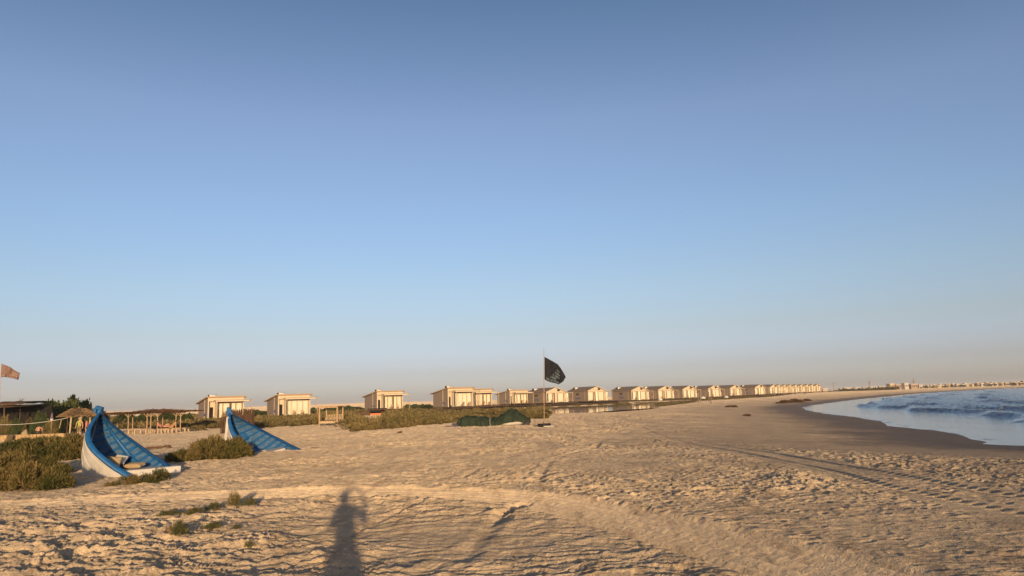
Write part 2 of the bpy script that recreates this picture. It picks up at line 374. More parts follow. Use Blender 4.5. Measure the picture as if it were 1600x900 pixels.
ms2 = n.new('ShaderNodeMapRange'); ms2.inputs[3].default_value = 0.08; ms2.inputs[4].default_value = 0.9; l.new(ap.outputs['Fac'], ms2.inputs[0]); l.new(ms2.outputs[0], bp.inputs['Strength'])
l.new(bp.outputs[0], b.inputs['Normal']); ms.materials.append(m)
lx = [p[0] for p in lagoon_poly]; ly = [p[1] for p in lagoon_poly]
lcx, lcy = sum(lx)/len(lx), sum(ly)/len(ly)
ml = bpy.data.meshes.new('lagoon'); ml.from_pydata([(lcx+(a-lcx)*(1+10/math.hypot(a-lcx, c-lcy)), lcy+(c-lcy)*(1+10/math.hypot(a-lcx, c-lcy)), LAG) for a, c in lagoon_poly], [], [tuple(range(len(lagoon_poly)))]); ml.update()
lag = bpy.data.objects.new('lagoon', ml); C.objects.link(lag); tag(lag, kind='structure')
m = bpy.data.materials.new('lagoon_water'); m.use_nodes = True; b = m.node_tree.nodes['Principled BSDF']; n = m.node_tree.nodes; l = m.node_tree.links
geo = n.new('ShaderNodeNewGeometry')
b.inputs['Base Color'].default_value = (.03,.04,.045,1); b.inputs['Roughness'].default_value = 0.05; b.inputs['IOR'].default_value = 1.33
bp = n.new('ShaderNodeBump'); bp.inputs['Distance'].default_value = 0.01; bp.inputs['Strength'].default_value = 0.3
l.new(noise(2.0, 3).outputs[0], bp.inputs['Height']); l.new(bp.outputs[0], b.inputs['Normal']); ml.materials.append(m)
# ------------------------------------------------------------------ mesh helpers
class MB:
    """collects shapes and links them as ONE mesh object"""
    def __init__(self): self.v = []; self.f = []; self.s = []
    def add(self, vs, fs, smooth=False):
        o = len(self.v); self.v += [tuple(p) for p in vs]; self.f += [tuple(i+o for i in f) for f in fs]; self.s += [smooth]*len(fs); return self
    def box(self, c, size, rot=None):
        hx, hy, hz = [k/2 for k in size]; M = rot or Matrix.Identity(3); c = Vector(c)
        vs = [c + M @ Vector((sx*hx, sy*hy, sz*hz)) for sx in (-1, 1) for sy in (-1, 1) for sz in (-1, 1)]
        return self.add(vs, [(0,1,3,2),(4,6,7,5),(0,4,5,1),(2,3,7,6),(0,2,6,4),(1,5,7,3)])
    def bar(self, a, b, w, h=None, up=(0,0,1)):
        a = Vector(a); b = Vector(b); h = h or w; d = (b-a); L = d.length; d.normalize(); u = Vector(up)
        if abs(d.dot(u)) > .99: u = Vector((0, 1, 0))
        s = d.cross(u).normalized(); u = s.cross(d)
        return self.box((a+b)/2, (L, w, h), Matrix((d, s, u)).transposed())
    def tube(self, pts, r, n=8, cap=True):
        pts = [Vector(p) for p in pts]; r = r if hasattr(r, '__len__') else [r]*len(pts); vs = []; fs = []
        prev = None
        for i, p in enumerate(pts):
            d = (pts[min(i+1, len(pts)-1)] - pts[max(i-1, 0)]).normalized()
            u = prev if prev is not None else (Vector((0,0,1)) if abs(d.z) < .9 else Vector((1,0,0)))
            s = d.cross(u).normalized(); u = s.cross(d).normalized(); prev = u
            vs += [p + (s*math.cos(a)+u*math.sin(a))*r[i] for a in [2*math.pi*k/n for k in range(n)]]
        for i in range(len(pts)-1):
            fs += [(i*n+k, i*n+(k+1) % n, (i+1)*n+(k+1) % n, (i+1)*n+k) for k in range(n)]
        if cap: fs += [tuple(range(n-1, -1, -1)), tuple(range((len(pts)-1)*n, len(pts)*n))]
        return self.add(vs, fs, True)
    def sheet(self, rows, thick=None, smooth=True):    # rows of points; optional solid thickness along normal
        R_ = len(rows); K = len(rows[0]); vs = [Vector(p) for r in rows for p in r]
        fs = [(i*K+j, i*K+j+1, (i+1)*K+j+1, (i+1)*K+j) for i in range(R_-1) for j in range(K-1)]
        if thick:
            N = []
            for i in range(R_):
                for j in range(K):
                    a = vs[min(i+1, R_-1)*K+j]-vs[max(i-1, 0)*K+j]; b = vs[i*K+min(j+1, K-1)]-vs[i*K+max(j-1, 0)]
                    q = b.cross(a); N.append(q.normalized() if q.length > 1e-9 else Vector((0,0,1)))
            o = len(vs); vs += [p+q*thick for p, q in zip(vs[:o], N)]
            fs += [tuple(o+k for k in reversed(f)) for f in fs[:]]
            ed = [j for j in range(K)] + [i*K+K-1 for i in range(1, R_)] + [(R_-1)*K+j for j in range(K-2, -1, -1)] + [i*K for i in range(R_-2, 0, -1)]
            fs += [(ed[k], ed[(k+1) % len(ed)], o+ed[(k+1) % len(ed)], o+ed[k]) for k in range(len(ed))]
        return self.add(vs, fs, smooth)
    def prism(self, poly, y0, y1):                     # polygon in x,z pushed along y
        n = len(poly); vs = [(p[0], y0, p[1]) for p in poly] + [(p[0], y1, p[1]) for p in poly]
        return self.add(vs, [tuple(range(n-1, -1, -1)), tuple(range(n, 2*n))] + [(k, (k+1) % n, n+(k+1) % n, n+k) for k in range(n)])
    def mesh(self, name):
        me = bpy.data.meshes.new(name); me.from_pydata(self.v, [], self.f)
        bm = bmesh.new(); bm.from_mesh(me); bmesh.ops.recalc_face_normals(bm, faces=bm.faces); bm.to_mesh(me); bm.free()
        me.polygons.foreach_set('use_smooth', self.s); me.update(); return me
    def build(self, name, material, parent=None, bevel=0.0):
        me = self.mesh(name); me.materials.append(material)
        o = bpy.data.objects.new(name, me); C.objects.link(o); o.parent = parent
        if bevel:
            b = o.modifiers.new('bevel', 'BEVEL'); b.width = bevel; b.segments = 2; b.limit_method = 'ANGLE'
        return o
rnd = random.Random(7)
M = {}
M['blue'] = mat('blue_boat_paint', (.012,.098,.265), .45, .18, 9, .25, 40, .4)
M['blue_in'] = mat('faded_blue_planking', (.055,.125,.235), .7, .34, 7, .4, 22, .2, stretch=(1,1,2.5))
M['white'] = mat('chalky_white_paint', (.50,.47,.42), .75, .16, 3, .3, 25)
M['cream'] = mat('cream_painted_boards', (.57,.47,.33), .75, .08, 2.5)
M['curtain'] = mat('cream_curtain', (.84,.77,.57), .9, .07, 2, stretch=(9,9,.3))
M['grey_wood'] = mat('weathered_grey_boards', (.25,.19,.14), .85, .22, 2.2, .3, 20, stretch=(1,1,6))
M['tan_wood'] = mat('tan_wood', (.42,.275,.155), .75, .2, 5, .2, 30)
M['pale_wood'] = mat('pale_wood_posts', (.44,.33,.20), .75, .12, 6)
M['dark_wood'] = mat('dark_brown_wood', (.09,.055,.035), .8, .3, 6)
M['roof'] = mat('brown_roof_felt', (.28,.20,.13), .9, .15, 3)
M['door'] = mat('red_brown_door', (.13,.05,.03), .6, .2, 4)
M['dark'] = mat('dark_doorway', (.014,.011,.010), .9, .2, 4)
M['orange'] = mat('orange_wood', (.62,.19,.05), .7, .15, 5)
M['thatch'] = mat('straw_thatch', (.26,.165,.085), .95, .35, 14, .8, 30, stretch=(1,1,.3), spec=.05)
M['reed'] = mat('dry_reed', (.105,.062,.04), .95, .35, 9, spec=.05)
M['stone'] = mat('yellow_stone', (.38,.26,.13), .9, .4, 5, .6, 9)
M['tarp'] = mat('dark_green_tarpaulin', (.026,.038,.022), .7, .35, 4, .8, 6, .15)
M['black'] = mat('black_rubber', (.018,.014,.014), .6, .3, 8)
M['steel'] = mat('heater_tank', (.72,.66,.56), .5, .08, 4)
M['beige'] = mat('beige_cushion', (.34,.25,.14), .95, .12, 8, .3, 60)
M['linen'] = mat('white_cushion', (.55,.52,.47), .95, .06, 8)
M['skin'] = mat('skin', (.52,.27,.16), .6, .08, 9)
M['hair'] = mat('dark_hair', (.03,.018,.012), .6, .2, 20)
M['tee'] = mat('lime_shirt', (.30,.33,.07), .9, .1, 8)
M['olive'] = mat('olive_trousers', (.16,.12,.06), .9, .15, 8)
M['pink'] = mat('pink_print', (.40,.13,.12), .9, .5, 18)
M['navy'] = mat('blue_lettering', (.05,.09,.24), .7, .2, 8)
M['flag_black'] = mat('black_flag_cloth', (.014,.014,.019), .9, .2, 7, .2, 12)
M['flag_red'] = mat('faded_red_flag_cloth', (.20,.125,.10), .9, .15, 6)
M['letter'] = mat('pale_lettering', (.16,.21,.23), .85, .2, 12)
M['cream_print'] = mat('pale_flag_print', (.46,.34,.27), .85, .1, 12)
M['mauve'] = mat('mauve_mat', (.16,.11,.13), .9, .2, 10)
M['bark'] = mat('brown_bark', (.12,.08,.05), .9, .3, 10)
M['drift'] = mat('dark_driftwood', (.13,.065,.035), .9, .3, 9)
gl = bpy.data.materials.new('window_glass'); gl.use_nodes = True; n = gl.node_tree.nodes; l = gl.node_tree.links
mx = n.new('ShaderNodeMixShader'); mx.inputs[0].default_value = .1; tr = n.new('ShaderNodeBsdfTransparent'); gs = n.new('ShaderNodeBsdfGlossy'); gs.inputs['Roughness'].default_value = .02
l.new(tr.outputs[0], mx.inputs[1]); l.new(gs.outputs[0], mx.inputs[2]); l.new(mx.outputs[0], n['Material Output'].inputs[0]); M['glass'] = gl
def leafmat(name, c0, c1, c2):
    m = bpy.data.materials.new(name); m.use_nodes = True; n = m.node_tree.nodes; l = m.node_tree.links; b = n['Principled BSDF']
    a = n.new('ShaderNodeAttribute'); a.attribute_name = 'tint'; oi = n.new('ShaderNodeObjectInfo')
    ad = n.new('ShaderNodeMath'); ad.operation = 'MULTIPLY_ADD'; ad.inputs[1].default_value = .34; l.new(oi.outputs['Random'], ad.inputs[0]); l.new(a.outputs['Fac'], ad.inputs[2])
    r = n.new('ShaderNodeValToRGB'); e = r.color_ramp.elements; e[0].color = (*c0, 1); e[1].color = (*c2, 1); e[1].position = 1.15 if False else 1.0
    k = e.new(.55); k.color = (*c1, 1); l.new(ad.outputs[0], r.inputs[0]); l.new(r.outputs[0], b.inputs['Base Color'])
    b.inputs['Roughness'].default_value = .8; b.inputs['Specular IOR Level'].default_value = .15
    return m
M['shrub'] = leafmat('olive_shrub_leaves', (.030,.037,.011), (.080,.078,.022), (.20,.14,.052))
M['scrub'] = leafmat('dry_scrub_leaves', (.045,.040,.016), (.125,.10,.036), (.24,.175,.075))
M['ever'] = leafmat('dark_evergreen_leaves', (.014,.024,.008), (.036,.052,.016), (.075,.085,.028))
M['sprig'] = leafmat('green_sprig_leaves', (.035,.055,.018), (.085,.095,.035), (.26,.15,.06))
M['straw'] = leafmat('pale_straw', (.10,.062,.03), (.19,.125,.062), (.30,.20,.105))
M['weed'] = leafmat('brown_dry_weed', (.06,.030,.016), (.115,.060,.030), (.17,.10,.05))
nrg = np.random.default_rng(11)
def blades(base, tip, w, tint):
    """many thin leaf blades (each a diamond of two triangles); arrays (n,3)"""
    d = tip-base; r = nrg.normal(size=d.shape); s = np.cross(d, r); s /= np.linalg.norm(s, axis=1)[:, None]+1e-9
    m_ = base+d*0.45
    V = np.stack([base, m_+s*w[:, None], tip, m_-s*w[:, None]], 1)
    return V, np.repeat(tint[:, None], 4, 1)
def leaf_mesh(name, V, T, material):
    me = bpy.data.meshes.new(name); nq = len(V); co = V.reshape(-1, 3).astype(np.float32)
    me.vertices.add(nq*4); me.vertices.foreach_set('co', co.ravel()); me.loops.add(nq*4); me.loops.foreach_set('vertex_index', np.arange(nq*4, dtype=np.int32))
    me.polygons.add(nq); me.polygons.foreach_set('loop_start', np.arange(0, nq*4, 4, dtype=np.int32)); me.polygons.foreach_set('loop_total', np.full(nq, 4, np.int32))
    me.update(calc_edges=True); a = me.attributes.new('tint', 'FLOAT', 'POINT'); a.data.foreach_set('value', T.astype(np.float32).ravel())
    me.materials.append(material); return me
def bush_arrays(rx_, ry_, hz, nspr, blen, bw, per=5, up=0.6, lobes=9, base_tint=.35):
    """upright sprigs over a lumpy mound, each a little spray of blades"""
    L = [(nrg.uniform(-.72, .72), nrg.uniform(-.72, .72), nrg.uniform(.28, .5), nrg.uniform(.55, 1.0)) for _ in range(lobes)]
    k = nrg.integers(0, lobes, nspr); lo = np.array(L)[k]
    a = nrg.uniform(0, 2*math.pi, nspr); el = np.arccos(nrg.uniform(0, 1, nspr)); rr = nrg.uniform(.35, 1, nspr)**.45
    q = lo[:, 2]*rr
    x = (lo[:, 0]+q*np.sin(el)*np.cos(a))*rx_; y = (lo[:, 1]+q*np.sin(el)*np.sin(a))*ry_
    z = (lo[:, 3]*np.clip(1-.5*(lo[:, 0]**2+lo[:, 1]**2), .3, 1))*hz*(.25+.75*np.cos(el)*rr) - blen*.3
    z = np.maximum(z, 0.0)
    P = np.stack([x, y, z], 1)
    D = np.stack([np.sin(el)*np.cos(a), np.sin(el)*np.sin(a), np.cos(el)*.5+up], 1)+nrg.normal(size=(nspr, 3))*.22
    D /= np.linalg.norm(D, axis=1)[:, None]
    ln = blen*nrg.uniform(.6, 1.4, nspr)
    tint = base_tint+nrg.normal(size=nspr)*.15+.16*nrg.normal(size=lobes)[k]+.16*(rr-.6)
    Vs = []; Ts = []
    for j in range(per):
        t = j/per; b0 = P+D*(ln*t*.75)[:, None]; dd = D+nrg.normal(size=(nspr, 3))*(.42 if j else .12)
        dd /= np.linalg.norm(dd, axis=1)[:, None]
        V, T = blades(b0, b0+dd*(ln*(.55 if j else 1.0))[:, None], bw*nrg.uniform(.6, 1.3, nspr), np.clip(tint+.10*t, 0, 1)); Vs.append(V); Ts.append(T)
    return np.concatenate(Vs), np.concatenate(Ts)
def stems_mb(rx_, ry_, hz, n_=9, r=.012):
    b = MB()
    for i in range(n_):
        a = rnd.uniform(0, 6.28); q = rnd.uniform(.2, .8)
        b.tube([(0.1*math.cos(a)*rx_, 0.1*math.sin(a)*ry_, -.05), (q*.5*rx_*math.cos(a), q*.5*ry_*math.sin(a), hz*.3), (q*rx_*math.cos(a), q*ry_*math.sin(a), hz*.68)], [r, r*.8, r*.4], 5)
    return b
def skinned(name, pts, edges, rad, material, parent=None, sub=2, root=0):
    me = bpy.data.meshes.new(name); me.from_pydata([tuple(p) for p in pts], edges, []); o = bpy.data.objects.new(name, me); C.objects.link(o)
    sk = o.modifiers.new('skin', 'SKIN'); sk.use_smooth_shade = True
    lay = me.skin_vertices[0].data if me.skin_vertices else None
    if lay is None:
        bm = bmesh.new(); bm.from_mesh(me); bm.verts.layers.skin.verify(); bm.to_mesh(me); bm.free(); lay = me.skin_vertices[0].data
    for i, r in enumerate(rad):
        lay[i].radius = (r, r) if not hasattr(r, '__len__') else r; lay[i].use_root = (i == root)
    s = o.modifiers.new('sub', 'SUBSURF'); s.levels = sub; s.render_levels = sub
    dg = bpy.context.evaluated_depsgraph_get(); ev = o.evaluated_get(dg); m2 = bpy.data.meshes.new_from_object(ev)
    o.modifiers.clear(); o.data = m2; m2.name = name; bpy.data.meshes.remove(me)
    m2.polygons.foreach_set('use_smooth', [True]*len(m2.polygons)); m2.materials.clear(); m2.materials.append(material); o.parent = parent
    return o
# ------------------------------------------------------------------ the two upright boat bows
def curve3(ctrl, n=26):          # ctrl: (px, py, depth) -> smooth 3D points, even parameter
    P = [far(*c) for c in ctrl]; P = [P[0]*2-P[1]] + P + [P[-1]*2-P[-2]]; out = []
    segs = len(P)-3
    for i in range(n):
        t = i/(n-1)*segs; k = min(int(t), segs-1); u = t-k; p0, p1, p2, p3 = P[k:k+4]
        out.append(0.5*((2*p1)+(-p0+p2)*u+(2*p0-5*p1+4*p2-p3)*u*u+(-p0+3*p1-3*p2+p3)*u**3))
    return out
def boat(origin, near, far_, keel, stem_top, ribs, label, planks_in, rail=.075, stringers=((.73,),)):
    root = empty('boat_bow', origin, 0, label, 'boat')
    root['group'] = 'upright boat bows used as seats'
    O = Vector(origin); N_ = [p-O for p in curve3(near)]; Fr = [p-O for p in curve3(far_)]; K = [p-O for p in curve3(keel)]
    n = len(N_)
    def pt(i, s, inset=0.0):     # s from -1 (near rail) over 0 (keel) to 1 (far rail)
        i0 = int(min(max(i, 0), n-1.001)); f = i-i0; lerp = lambda A: A[i0].lerp(A[i0+1], f)
        a, b_, k = lerp(N_), lerp(Fr), lerp(K); c = (a+b_)/2; half = (b_-a)/2; dv = k-c
        ph = s*math.pi/2; sx = math.copysign(abs(math.sin(ph))**1.5, ph); cz = math.cos(ph)**1.35 if abs(s) < 1 else 0
        w = max(half.length, 1e-3); d = max(dv.length, 1e-3)
        p = c + half*sx*max(0, (w-inset))/w + dv*cz*max(0, (d-inset))/d
        return p
    S = [j/14-1 for j in range(29)]
    outer = [[pt(i, s) for s in S] for i in range(n)]
    inner = [[pt(i, s, .035) for s in S] for i in range(n)]
    MB().sheet(outer).build('hull', M['white'], root)
    MB().sheet(inner).build('inner_planking', planks_in, root)
    # lap strakes on the outside
    b = MB()
    for s in (-.86, -.70, -.54, -.38): b.tube([pt(i, s, -.006) for i in range(1, n)], .009, 5)
    b.build('strake', M['white'], root)
    # rails: broad flat gunwale on both sides, thick towards the stem
    for A, sg in ((N_, -1), (Fr, 1)):
        rows = []
        for i in range(n):
            c = (N_[i]+Fr[i])/2; out = (A[i]-c); out = out.normalized() if out.length > .02 else (A[2]-(N_[2]+Fr[2])/2).normalized()
            up = ((c-K[i])); up = up.normalized() if up.length > .02 else Vector((0, 0, 1))
            a = A[i]; r = rail*(0.85+0.5*min(1, i/(n*.5))) if sg < 0 else rail*.75
            rows.append([a-out*r+up*.02, a+out*r*.55+up*.02, a+out*r*.55-up*.05, a-out*r*.9-up*.05, a-out*r+up*.02])
        MB().sheet(rows).build('gunwale', M['blue'], root)
    # ribs inside
    for f in ribs:
        i = f*(n-1); b = MB()
        w = .024
        for sgn in (1, -1):
            ss = [sgn*(.10+.86*k/12) for k in range(13)]
            L_ = [[pt(i-w*12, s, .035), pt(i-w*12, s, .075), pt(i+w*12, s, .075), pt(i+w*12, s, .035)] for s in ss]
            b.sheet(L_)
        b.build('rib', M['blue'], root)
    for st in stringers:
        for sgn in (1, -1):
            s0 = st[0]*sgn; rows = [[pt(i, s0-.035*sgn, .085), pt(i, s0-.035*sgn, .125), pt(i, s0+.04*sgn, .125), pt(i, s0+.04*sgn, .085)] for i in range(2, n)]
            MB().sheet(rows).build('stringer', M['blue'], root)
    # stem post
    st = [p-O for p in curve3(stem_top, 6)]
    b = MB().tube(st, [.075, .085, .075, .06, .055, .045], 6); b.build('stem_post', M['blue'], root)
    kb = MB().tube([K[i] for i in range(0, n)], .04, 6); kb.build('keel', M['white'], root)
    return root, pt, O, n
root, pt, O, n_ = boat(at(215, 741, 0.0), 
    [(157,644,20.25),(147,655,20.0),(139,668,19.75),(136.5,680,19.6),(139,692,19.5),(147,704,19.45),(160,716,19.45),(178,730,19.5),(203,745,19.55)],
    [(158,645,20.35),(170,658,20.6),(184,670,20.8),(199,682,20.95),(214,693,21.0),(229,704,21.0),(243,714,20.9),(256,722,20.75),(266,730,20.6)],
    [(155,643,20.4),(149,662,20.65),(143,684,20.75),(138.5,706,20.8),(135.5,728,20.75),(136,750,20.7),(142,770,20.6),(152,788,20.5),(166,806,20.4)],
    [(156,648,20.35),(155.5,643,20.33),(155.5,640,20.33),(155,637,20.33)],
    [.13,.21,.29,.37,.45,.53,.61,.69,.77,.85,.92], 'nearer blue and white boat bow upright in the sand with cushions inside', M['blue_in'])
boat1_root = root
# stem head: small carved knob
b = MB(); p = far(155.5, 637.5, 20.33)-O; b.box(p, (.19,.13,.09), Matrix.Rotation(.3, 3, 'Y')); b.box(p+Vector((-.11,0,-.06)), (.06,.1,.14)); b.build('stem_head', M['blue'], root, .012)
# white plinth (seat front) at the cut end
def wedge(o, pix, h0, h1, y_in, name, material, parent):
    (x0, y0, d0_), (x1, y1, d1_) = pix; a = far(x0, y0, d0_)-o; b_ = far(x1, y1, d1_)-o
    a.z = b_.z = -.12
    ax = (b_-a); t = Vector((-ax.y, ax.x, 0)).normalized()*y_in
    vs = [a, b_, b_+t, a+t, a+Vector((0,0,h0+.12)), b_+Vector((0,0,h1+.12)), b_+t+Vector((0,0,h1+.12)), a+t+Vector((0,0,h0+.12))]
    return MB().add(vs, [(0,1,5,4),(1,2,6,5),(2,3,7,6),(3,0,4,7),(4,5,6,7),(0,3,2,1)]).build(name, material, parent, .02)
wedge(O, [(190,744,19.6),(283,736,20.6)], .17, .19, .85, 'seat_platform', M['white'], root)
# cushions resting in it
def cushion(name, label, c, size, rot, material, bulge=1.0):
    bm = bmesh.new(); bmesh.ops.create_cube(bm, size=1); bmesh.ops.subdivide_edges(bm, edges=bm.edges, cuts=7, use_grid_fill=True)
    for v in bm.verts:
        x, y, z = v.co*2
        k = (1-abs(x)**3)*(1-abs(y)**3); v.co.z *= .35+.65*k**.5; v.co.x *= 1-.08*(1-abs(y)); v.co.y *= 1-.06*(1-abs(x))
        v.co.z += .03*gn(x*2, y*2)
        v.co = Vector((v.co.x*size[0], v.co.y*size[1], v.co.z*size[2]))
    me = bpy.data.meshes.new(name); bm.to_mesh(me); bm.free(); me.materials.append(material); me.polygons.foreach_set('use_smooth', [True]*len(me.polygons))
    o = bpy.data.objects.new(name, me); C.objects.link(o); o.location = c; o.rotation_euler = rot; tag(o, label, 'cushion'); return o
def gn(x, y): return float(gnoise(np.array([x]), np.array([y]), 5)[0])
cushion('cushion', 'large beige square cushion leaning in the shaded corner of the boat with the plinth', far(177, 723, 20.05), (.38,.34,.13), (1.15, .1, .15), M['beige'])
cushion('cushion', 'long beige bolster lying on the white seat of the nearer boat', far(210, 727, 20.25), (.50,.28,.14), (.2, 0, -.1), M['beige'])
cushion('cushion', 'small white pillow between the two beige cushions in the nearer boat', far(188, 718, 20.45), (.32,.30,.14), (.7, .2, .1), M['linen'])
# second boat
root, pt, O, n_ = boat(at(405, 705, -0.05),
    [(359,645,28.6),(358,654,28.45),(359,663,28.3),(362,673,28.2),(367,682,28.15),(374,690,28.1),(384,697,28.1),(396,703,28.1),(412,709,28.1)],
    [(360,645,28.75),(374,653,29.0),(387,660,29.2),(400,667,29.35),(413,674,29.4),(426,681,29.4),(440,688,29.3),(453,695,29.1),(470,703,28.8)],
    [(357.5,645,28.9),(356.5,657,29.15),(355.5,671,29.25),(354,687,29.3),(353.5,704,29.3),(357,721,29.2),(366,738,29.1),(378,753,29.0),(393,768,28.9)],
    [(359,649,28.75),(358,645,28.72),(357.5,642,28.72),(357,637,28.72)],
    [.18,.28,.37,.46,.55,.63,.71,.79,.87,.94], 'smaller looking blue boat bow farther back, its white seat half buried and empty of cushions', M['blue_in'], rail=.085, stringers=())
boat2_root = root
b = MB(); b.sheet([[pt(i, s, .05 if abs(s) > .7 else .10) + Vector((0,0,dz)) for s in (-.62,-.3,0,.3,.62)] for i, dz in ((9.0,0),(12.5,.02))], .07); b.build('thwart', M['blue'], root)
b = MB(); b.sheet([[pt(i, s, .04), pt(i, s, .16)] for i, s in ((8,.35),(10,.40),(12,.44),(14,.47),(17,.5),(20,.52))], .05); b.build('stringer', M['blue'], root)
b = MB(); p = far(357.5, 640, 28.7)-O; b.prism([(-.07,-.2),(.16,-.2),(.10,-.02),(.04,.06),(-.01,.10),(-.07,.08)], -.05, .05); o = b.build('stem_head', M['blue'], root, .01); o.location = p
wedge(O, [(408,706,28.0),(446,701,28.6)], .02, .20, .7, 'seat_platform', M['white'], root)
MB().bar(far(352.5,697,28.5)-O, far(357,652,28.5)-O, .10, .14).build('prop_board', M['white'], root)
# ------------------------------------------------------------------ shrubs near the boats, each a thing of its own
def shrub_proto(kind, rx_, ry_, hz, nspr, blen, bw, material, up=.6, per=5, lobes=9, tint=.35):
    V, T = bush_arrays(rx_, ry_, hz, nspr, blen, bw, per, up, lobes, tint)
    return leaf_mesh(kind+'_foliage', V, T, material), stems_mb(rx_, ry_, hz).mesh(kind+'_stems')
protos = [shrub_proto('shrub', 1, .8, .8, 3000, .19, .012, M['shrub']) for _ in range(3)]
for p in protos: p[1].materials.append(M['bark'])
def shrub(px, py, wpx, hpx, label, k=0, cat='shrub', name='shrub', group=None, pr=None, rz=None, dz=-.03, depth=.8):
    g = on(px, py-1); Yd = g.y; sc = Yd/F; pr = pr or protos[k % len(protos)]
    r = empty(name, (g.x, g.y+wpx*sc*.25, gh(g.x, g.y+wpx*sc*.25)+dz), rnd.uniform(0, 6.28) if rz is None else rz, label, cat, group)
    r.scale = (wpx*sc/2/.92, wpx*sc/2/.92*depth/.8, hpx*sc/.78)
    f = bpy.data.objects.new('foliage', pr[0]); C.objects.link(f); f.parent = r
    if pr[1]: s = bpy.data.objects.new('stems', pr[1]); C.objects.link(s); s.parent = r
    return r
G = 'olive bushes around the boat bows'
for i, (x, y, w, h, lb) in enumerate([
    (12,728,84,40,'tall olive bush at the left edge, behind the nearest rounded bush'),
    (62,723,90,42,'olive bush with the highest crown, in line with the crouching bather beyond'),
    (108,722,74,40,'olive bush touching the left flank of the nearer boat'),
    (40,700,70,16,'far low edge of the olive thicket left of the boat'),
    (84,703,70,22,'brownish olive bush just below the straw sunshade'),
    (20,771,92,42,'nearest rounded olive bush cut by the left edge of the photo'),
    (74,766,70,36,'low rounded olive bush in front of the boat shadow'),
    (-40,772,80,44,'olive bush mostly outside the left edge'),
    (8,748,86,38,'olive bush filling the gap between the front and back bushes at the left edge'),
    (54,744,70,30,'low olive bush between the nearest rounded bush and the thicket behind'),
    (284,724,48,24,'small dark olive bush beside the white plinth of the nearer boat'),
    (318,722,78,36,'large olive bush midway between the two boats'),
    (362,717,66,34,'olive bush hiding the foot of the farther boat'),
    (340,719,50,30,'olive bush filling the middle of the clump between the boats')]):
    shrub(x, y, w, h, lb, i, group=G)
low = [shrub_proto('low', 1, .8, .8, 520, .20, .014, M['shrub'], up=1.0, lobes=6, tint=.45) for _ in range(2)]
for p in low: p[1].materials.append(M['bark'])
G = 'low weeds in front of the nearer boat'
for i, (x, y, w, h, lb) in enumerate([(178,760,30,10,'lowest weed tuft left of the seat plinth'), (200,759,46,19,'leafy weed at the foot of the blue gunwale'),
     (222,757,42,20,'weed with upright tips before the white plinth'), (243,752,34,22,'tallest weed sprout before the right half of the plinth'), (258,747,18,9,'tiny weed at the right end of the plinth')]):
    shrub(x, y, w, h, lb, i, 'weed', 'weed', G, low[i % 2])
spr = [shrub_proto('sprig', 1, .8, .8, 480, .20, .013, M['sprig'], up=.5, lobes=7, tint=.35) for _ in range(3)]
for p in spr: p[1].materials.append(M['bark'])
G = 'creeping beach plants in the near sand'
for i, (x, y, w, h, lb) in enumerate([(300,811,40,10,'green creeping plant in the middle of the long runner'), (264,811,34,8,'reddish end of the creeping plant nearest the left'), (332,802,34,8,'thin yellowish stretch of the creeping plant'),
     (368,797,22,20,'upright reddish sprig at the right end of the runner'), (386,796,26,11,'green tuft right of the upright reddish sprig'), (270,845,44,17,'darkest green tuft, lower left of the sand ridge'),
     (322,835,40,10,'flat green tuft right of the darkest one'), (366,832,18,5,'tiny green sprout below the runner'), (388,862,16,8,'dry brown sprout in the trampled sand')]):
    shrub(x, y, w, h*1.5, lb, i, 'beach plant', 'beach_plant', G, spr[i % 3], depth=.7, dz=.03)
weedp = shrub_proto('weed', 1, .8, .8, 420, .3, .02, M['weed'], up=.3, tint=.4); weedp[1].materials.append(M['bark'])
G = 'dry weed heaps on the upper beach'
for i, (x, y, w, h, lb) in enumerate([(1232,626,18,5,'left low part of the dry weed bank before the last cabins'),(1246,625,26,6,'middle of the dry weed bank before the last cabins'),(1262,621.5,16,4,'right tip of the dry weed bank'),
     (1216,626.5,9,2.5,'small flat dry weed left of the round heap'),(1225,631.5,13,6,'round dry weed heap alone on the smooth sand'),(1144,637.5,17,4,'dry weed heap near the start of the smooth sand'),(1168,651,12,4,'faint dry weed patch beside the damp sand'),
     (492,702,16,4,'dry twigs lying on the sand right of the farther boat'),(625,677.5,9,4,'dry twig on the sand below the scrub'),(688,664,10,2.5,'dry weed scrap at the scrub edge')]):
    shrub(x, y, w, h, lb, i, 'dry weed', 'dry_weed', G, weedp, dz=-.05)
# scrub individuals on the near edge of the scrub belt
sp = [shrub_proto('scrub', 1, .9, .8, 900, .26, .022, M['scrub'], up=.6, lobes=8, tint=.40) for _ in range(4)]
for p in sp: p[1].materials.append(M['bark'])
G = 'bushes along the front edge of the scrub belt'
LB = 'dry olive scrub bush on the front edge of the belt behind the tarpaulin'
for i in range(46):
    t = i/45; x = 562+t*290; ye = np.interp(x, [560,620,660,700,760,850], [675,671,665,662,658,655]); row = i % 2
    shrub(x+rnd.uniform(-3, 3), ye-row*rnd.uniform(5, 9)-(0 if row else 0), rnd.uniform(20, 30), rnd.uniform(5, 11) if x > 620 else rnd.uniform(6, 12), LB, i, 'bush', 'scrub_bush', G, sp[i % 4])
G = 'bushes along the sand edge beyond the boats'
for i in range(34):
    x = 285+i*8.1; ye = np.interp(x, [180,300,400,480,550], [672,671,670,667,662])
    shrub(x+rnd.uniform(-3, 3), ye-rnd.uniform(0, 5), rnd.uniform(14, 26), rnd.uniform(8, 14) if x < 480 else rnd.uniform(5, 8), 'dry scrub bush on the sand edge between the boats and the cabins', i, 'bush', 'scrub_bush', G, sp[i % 4])
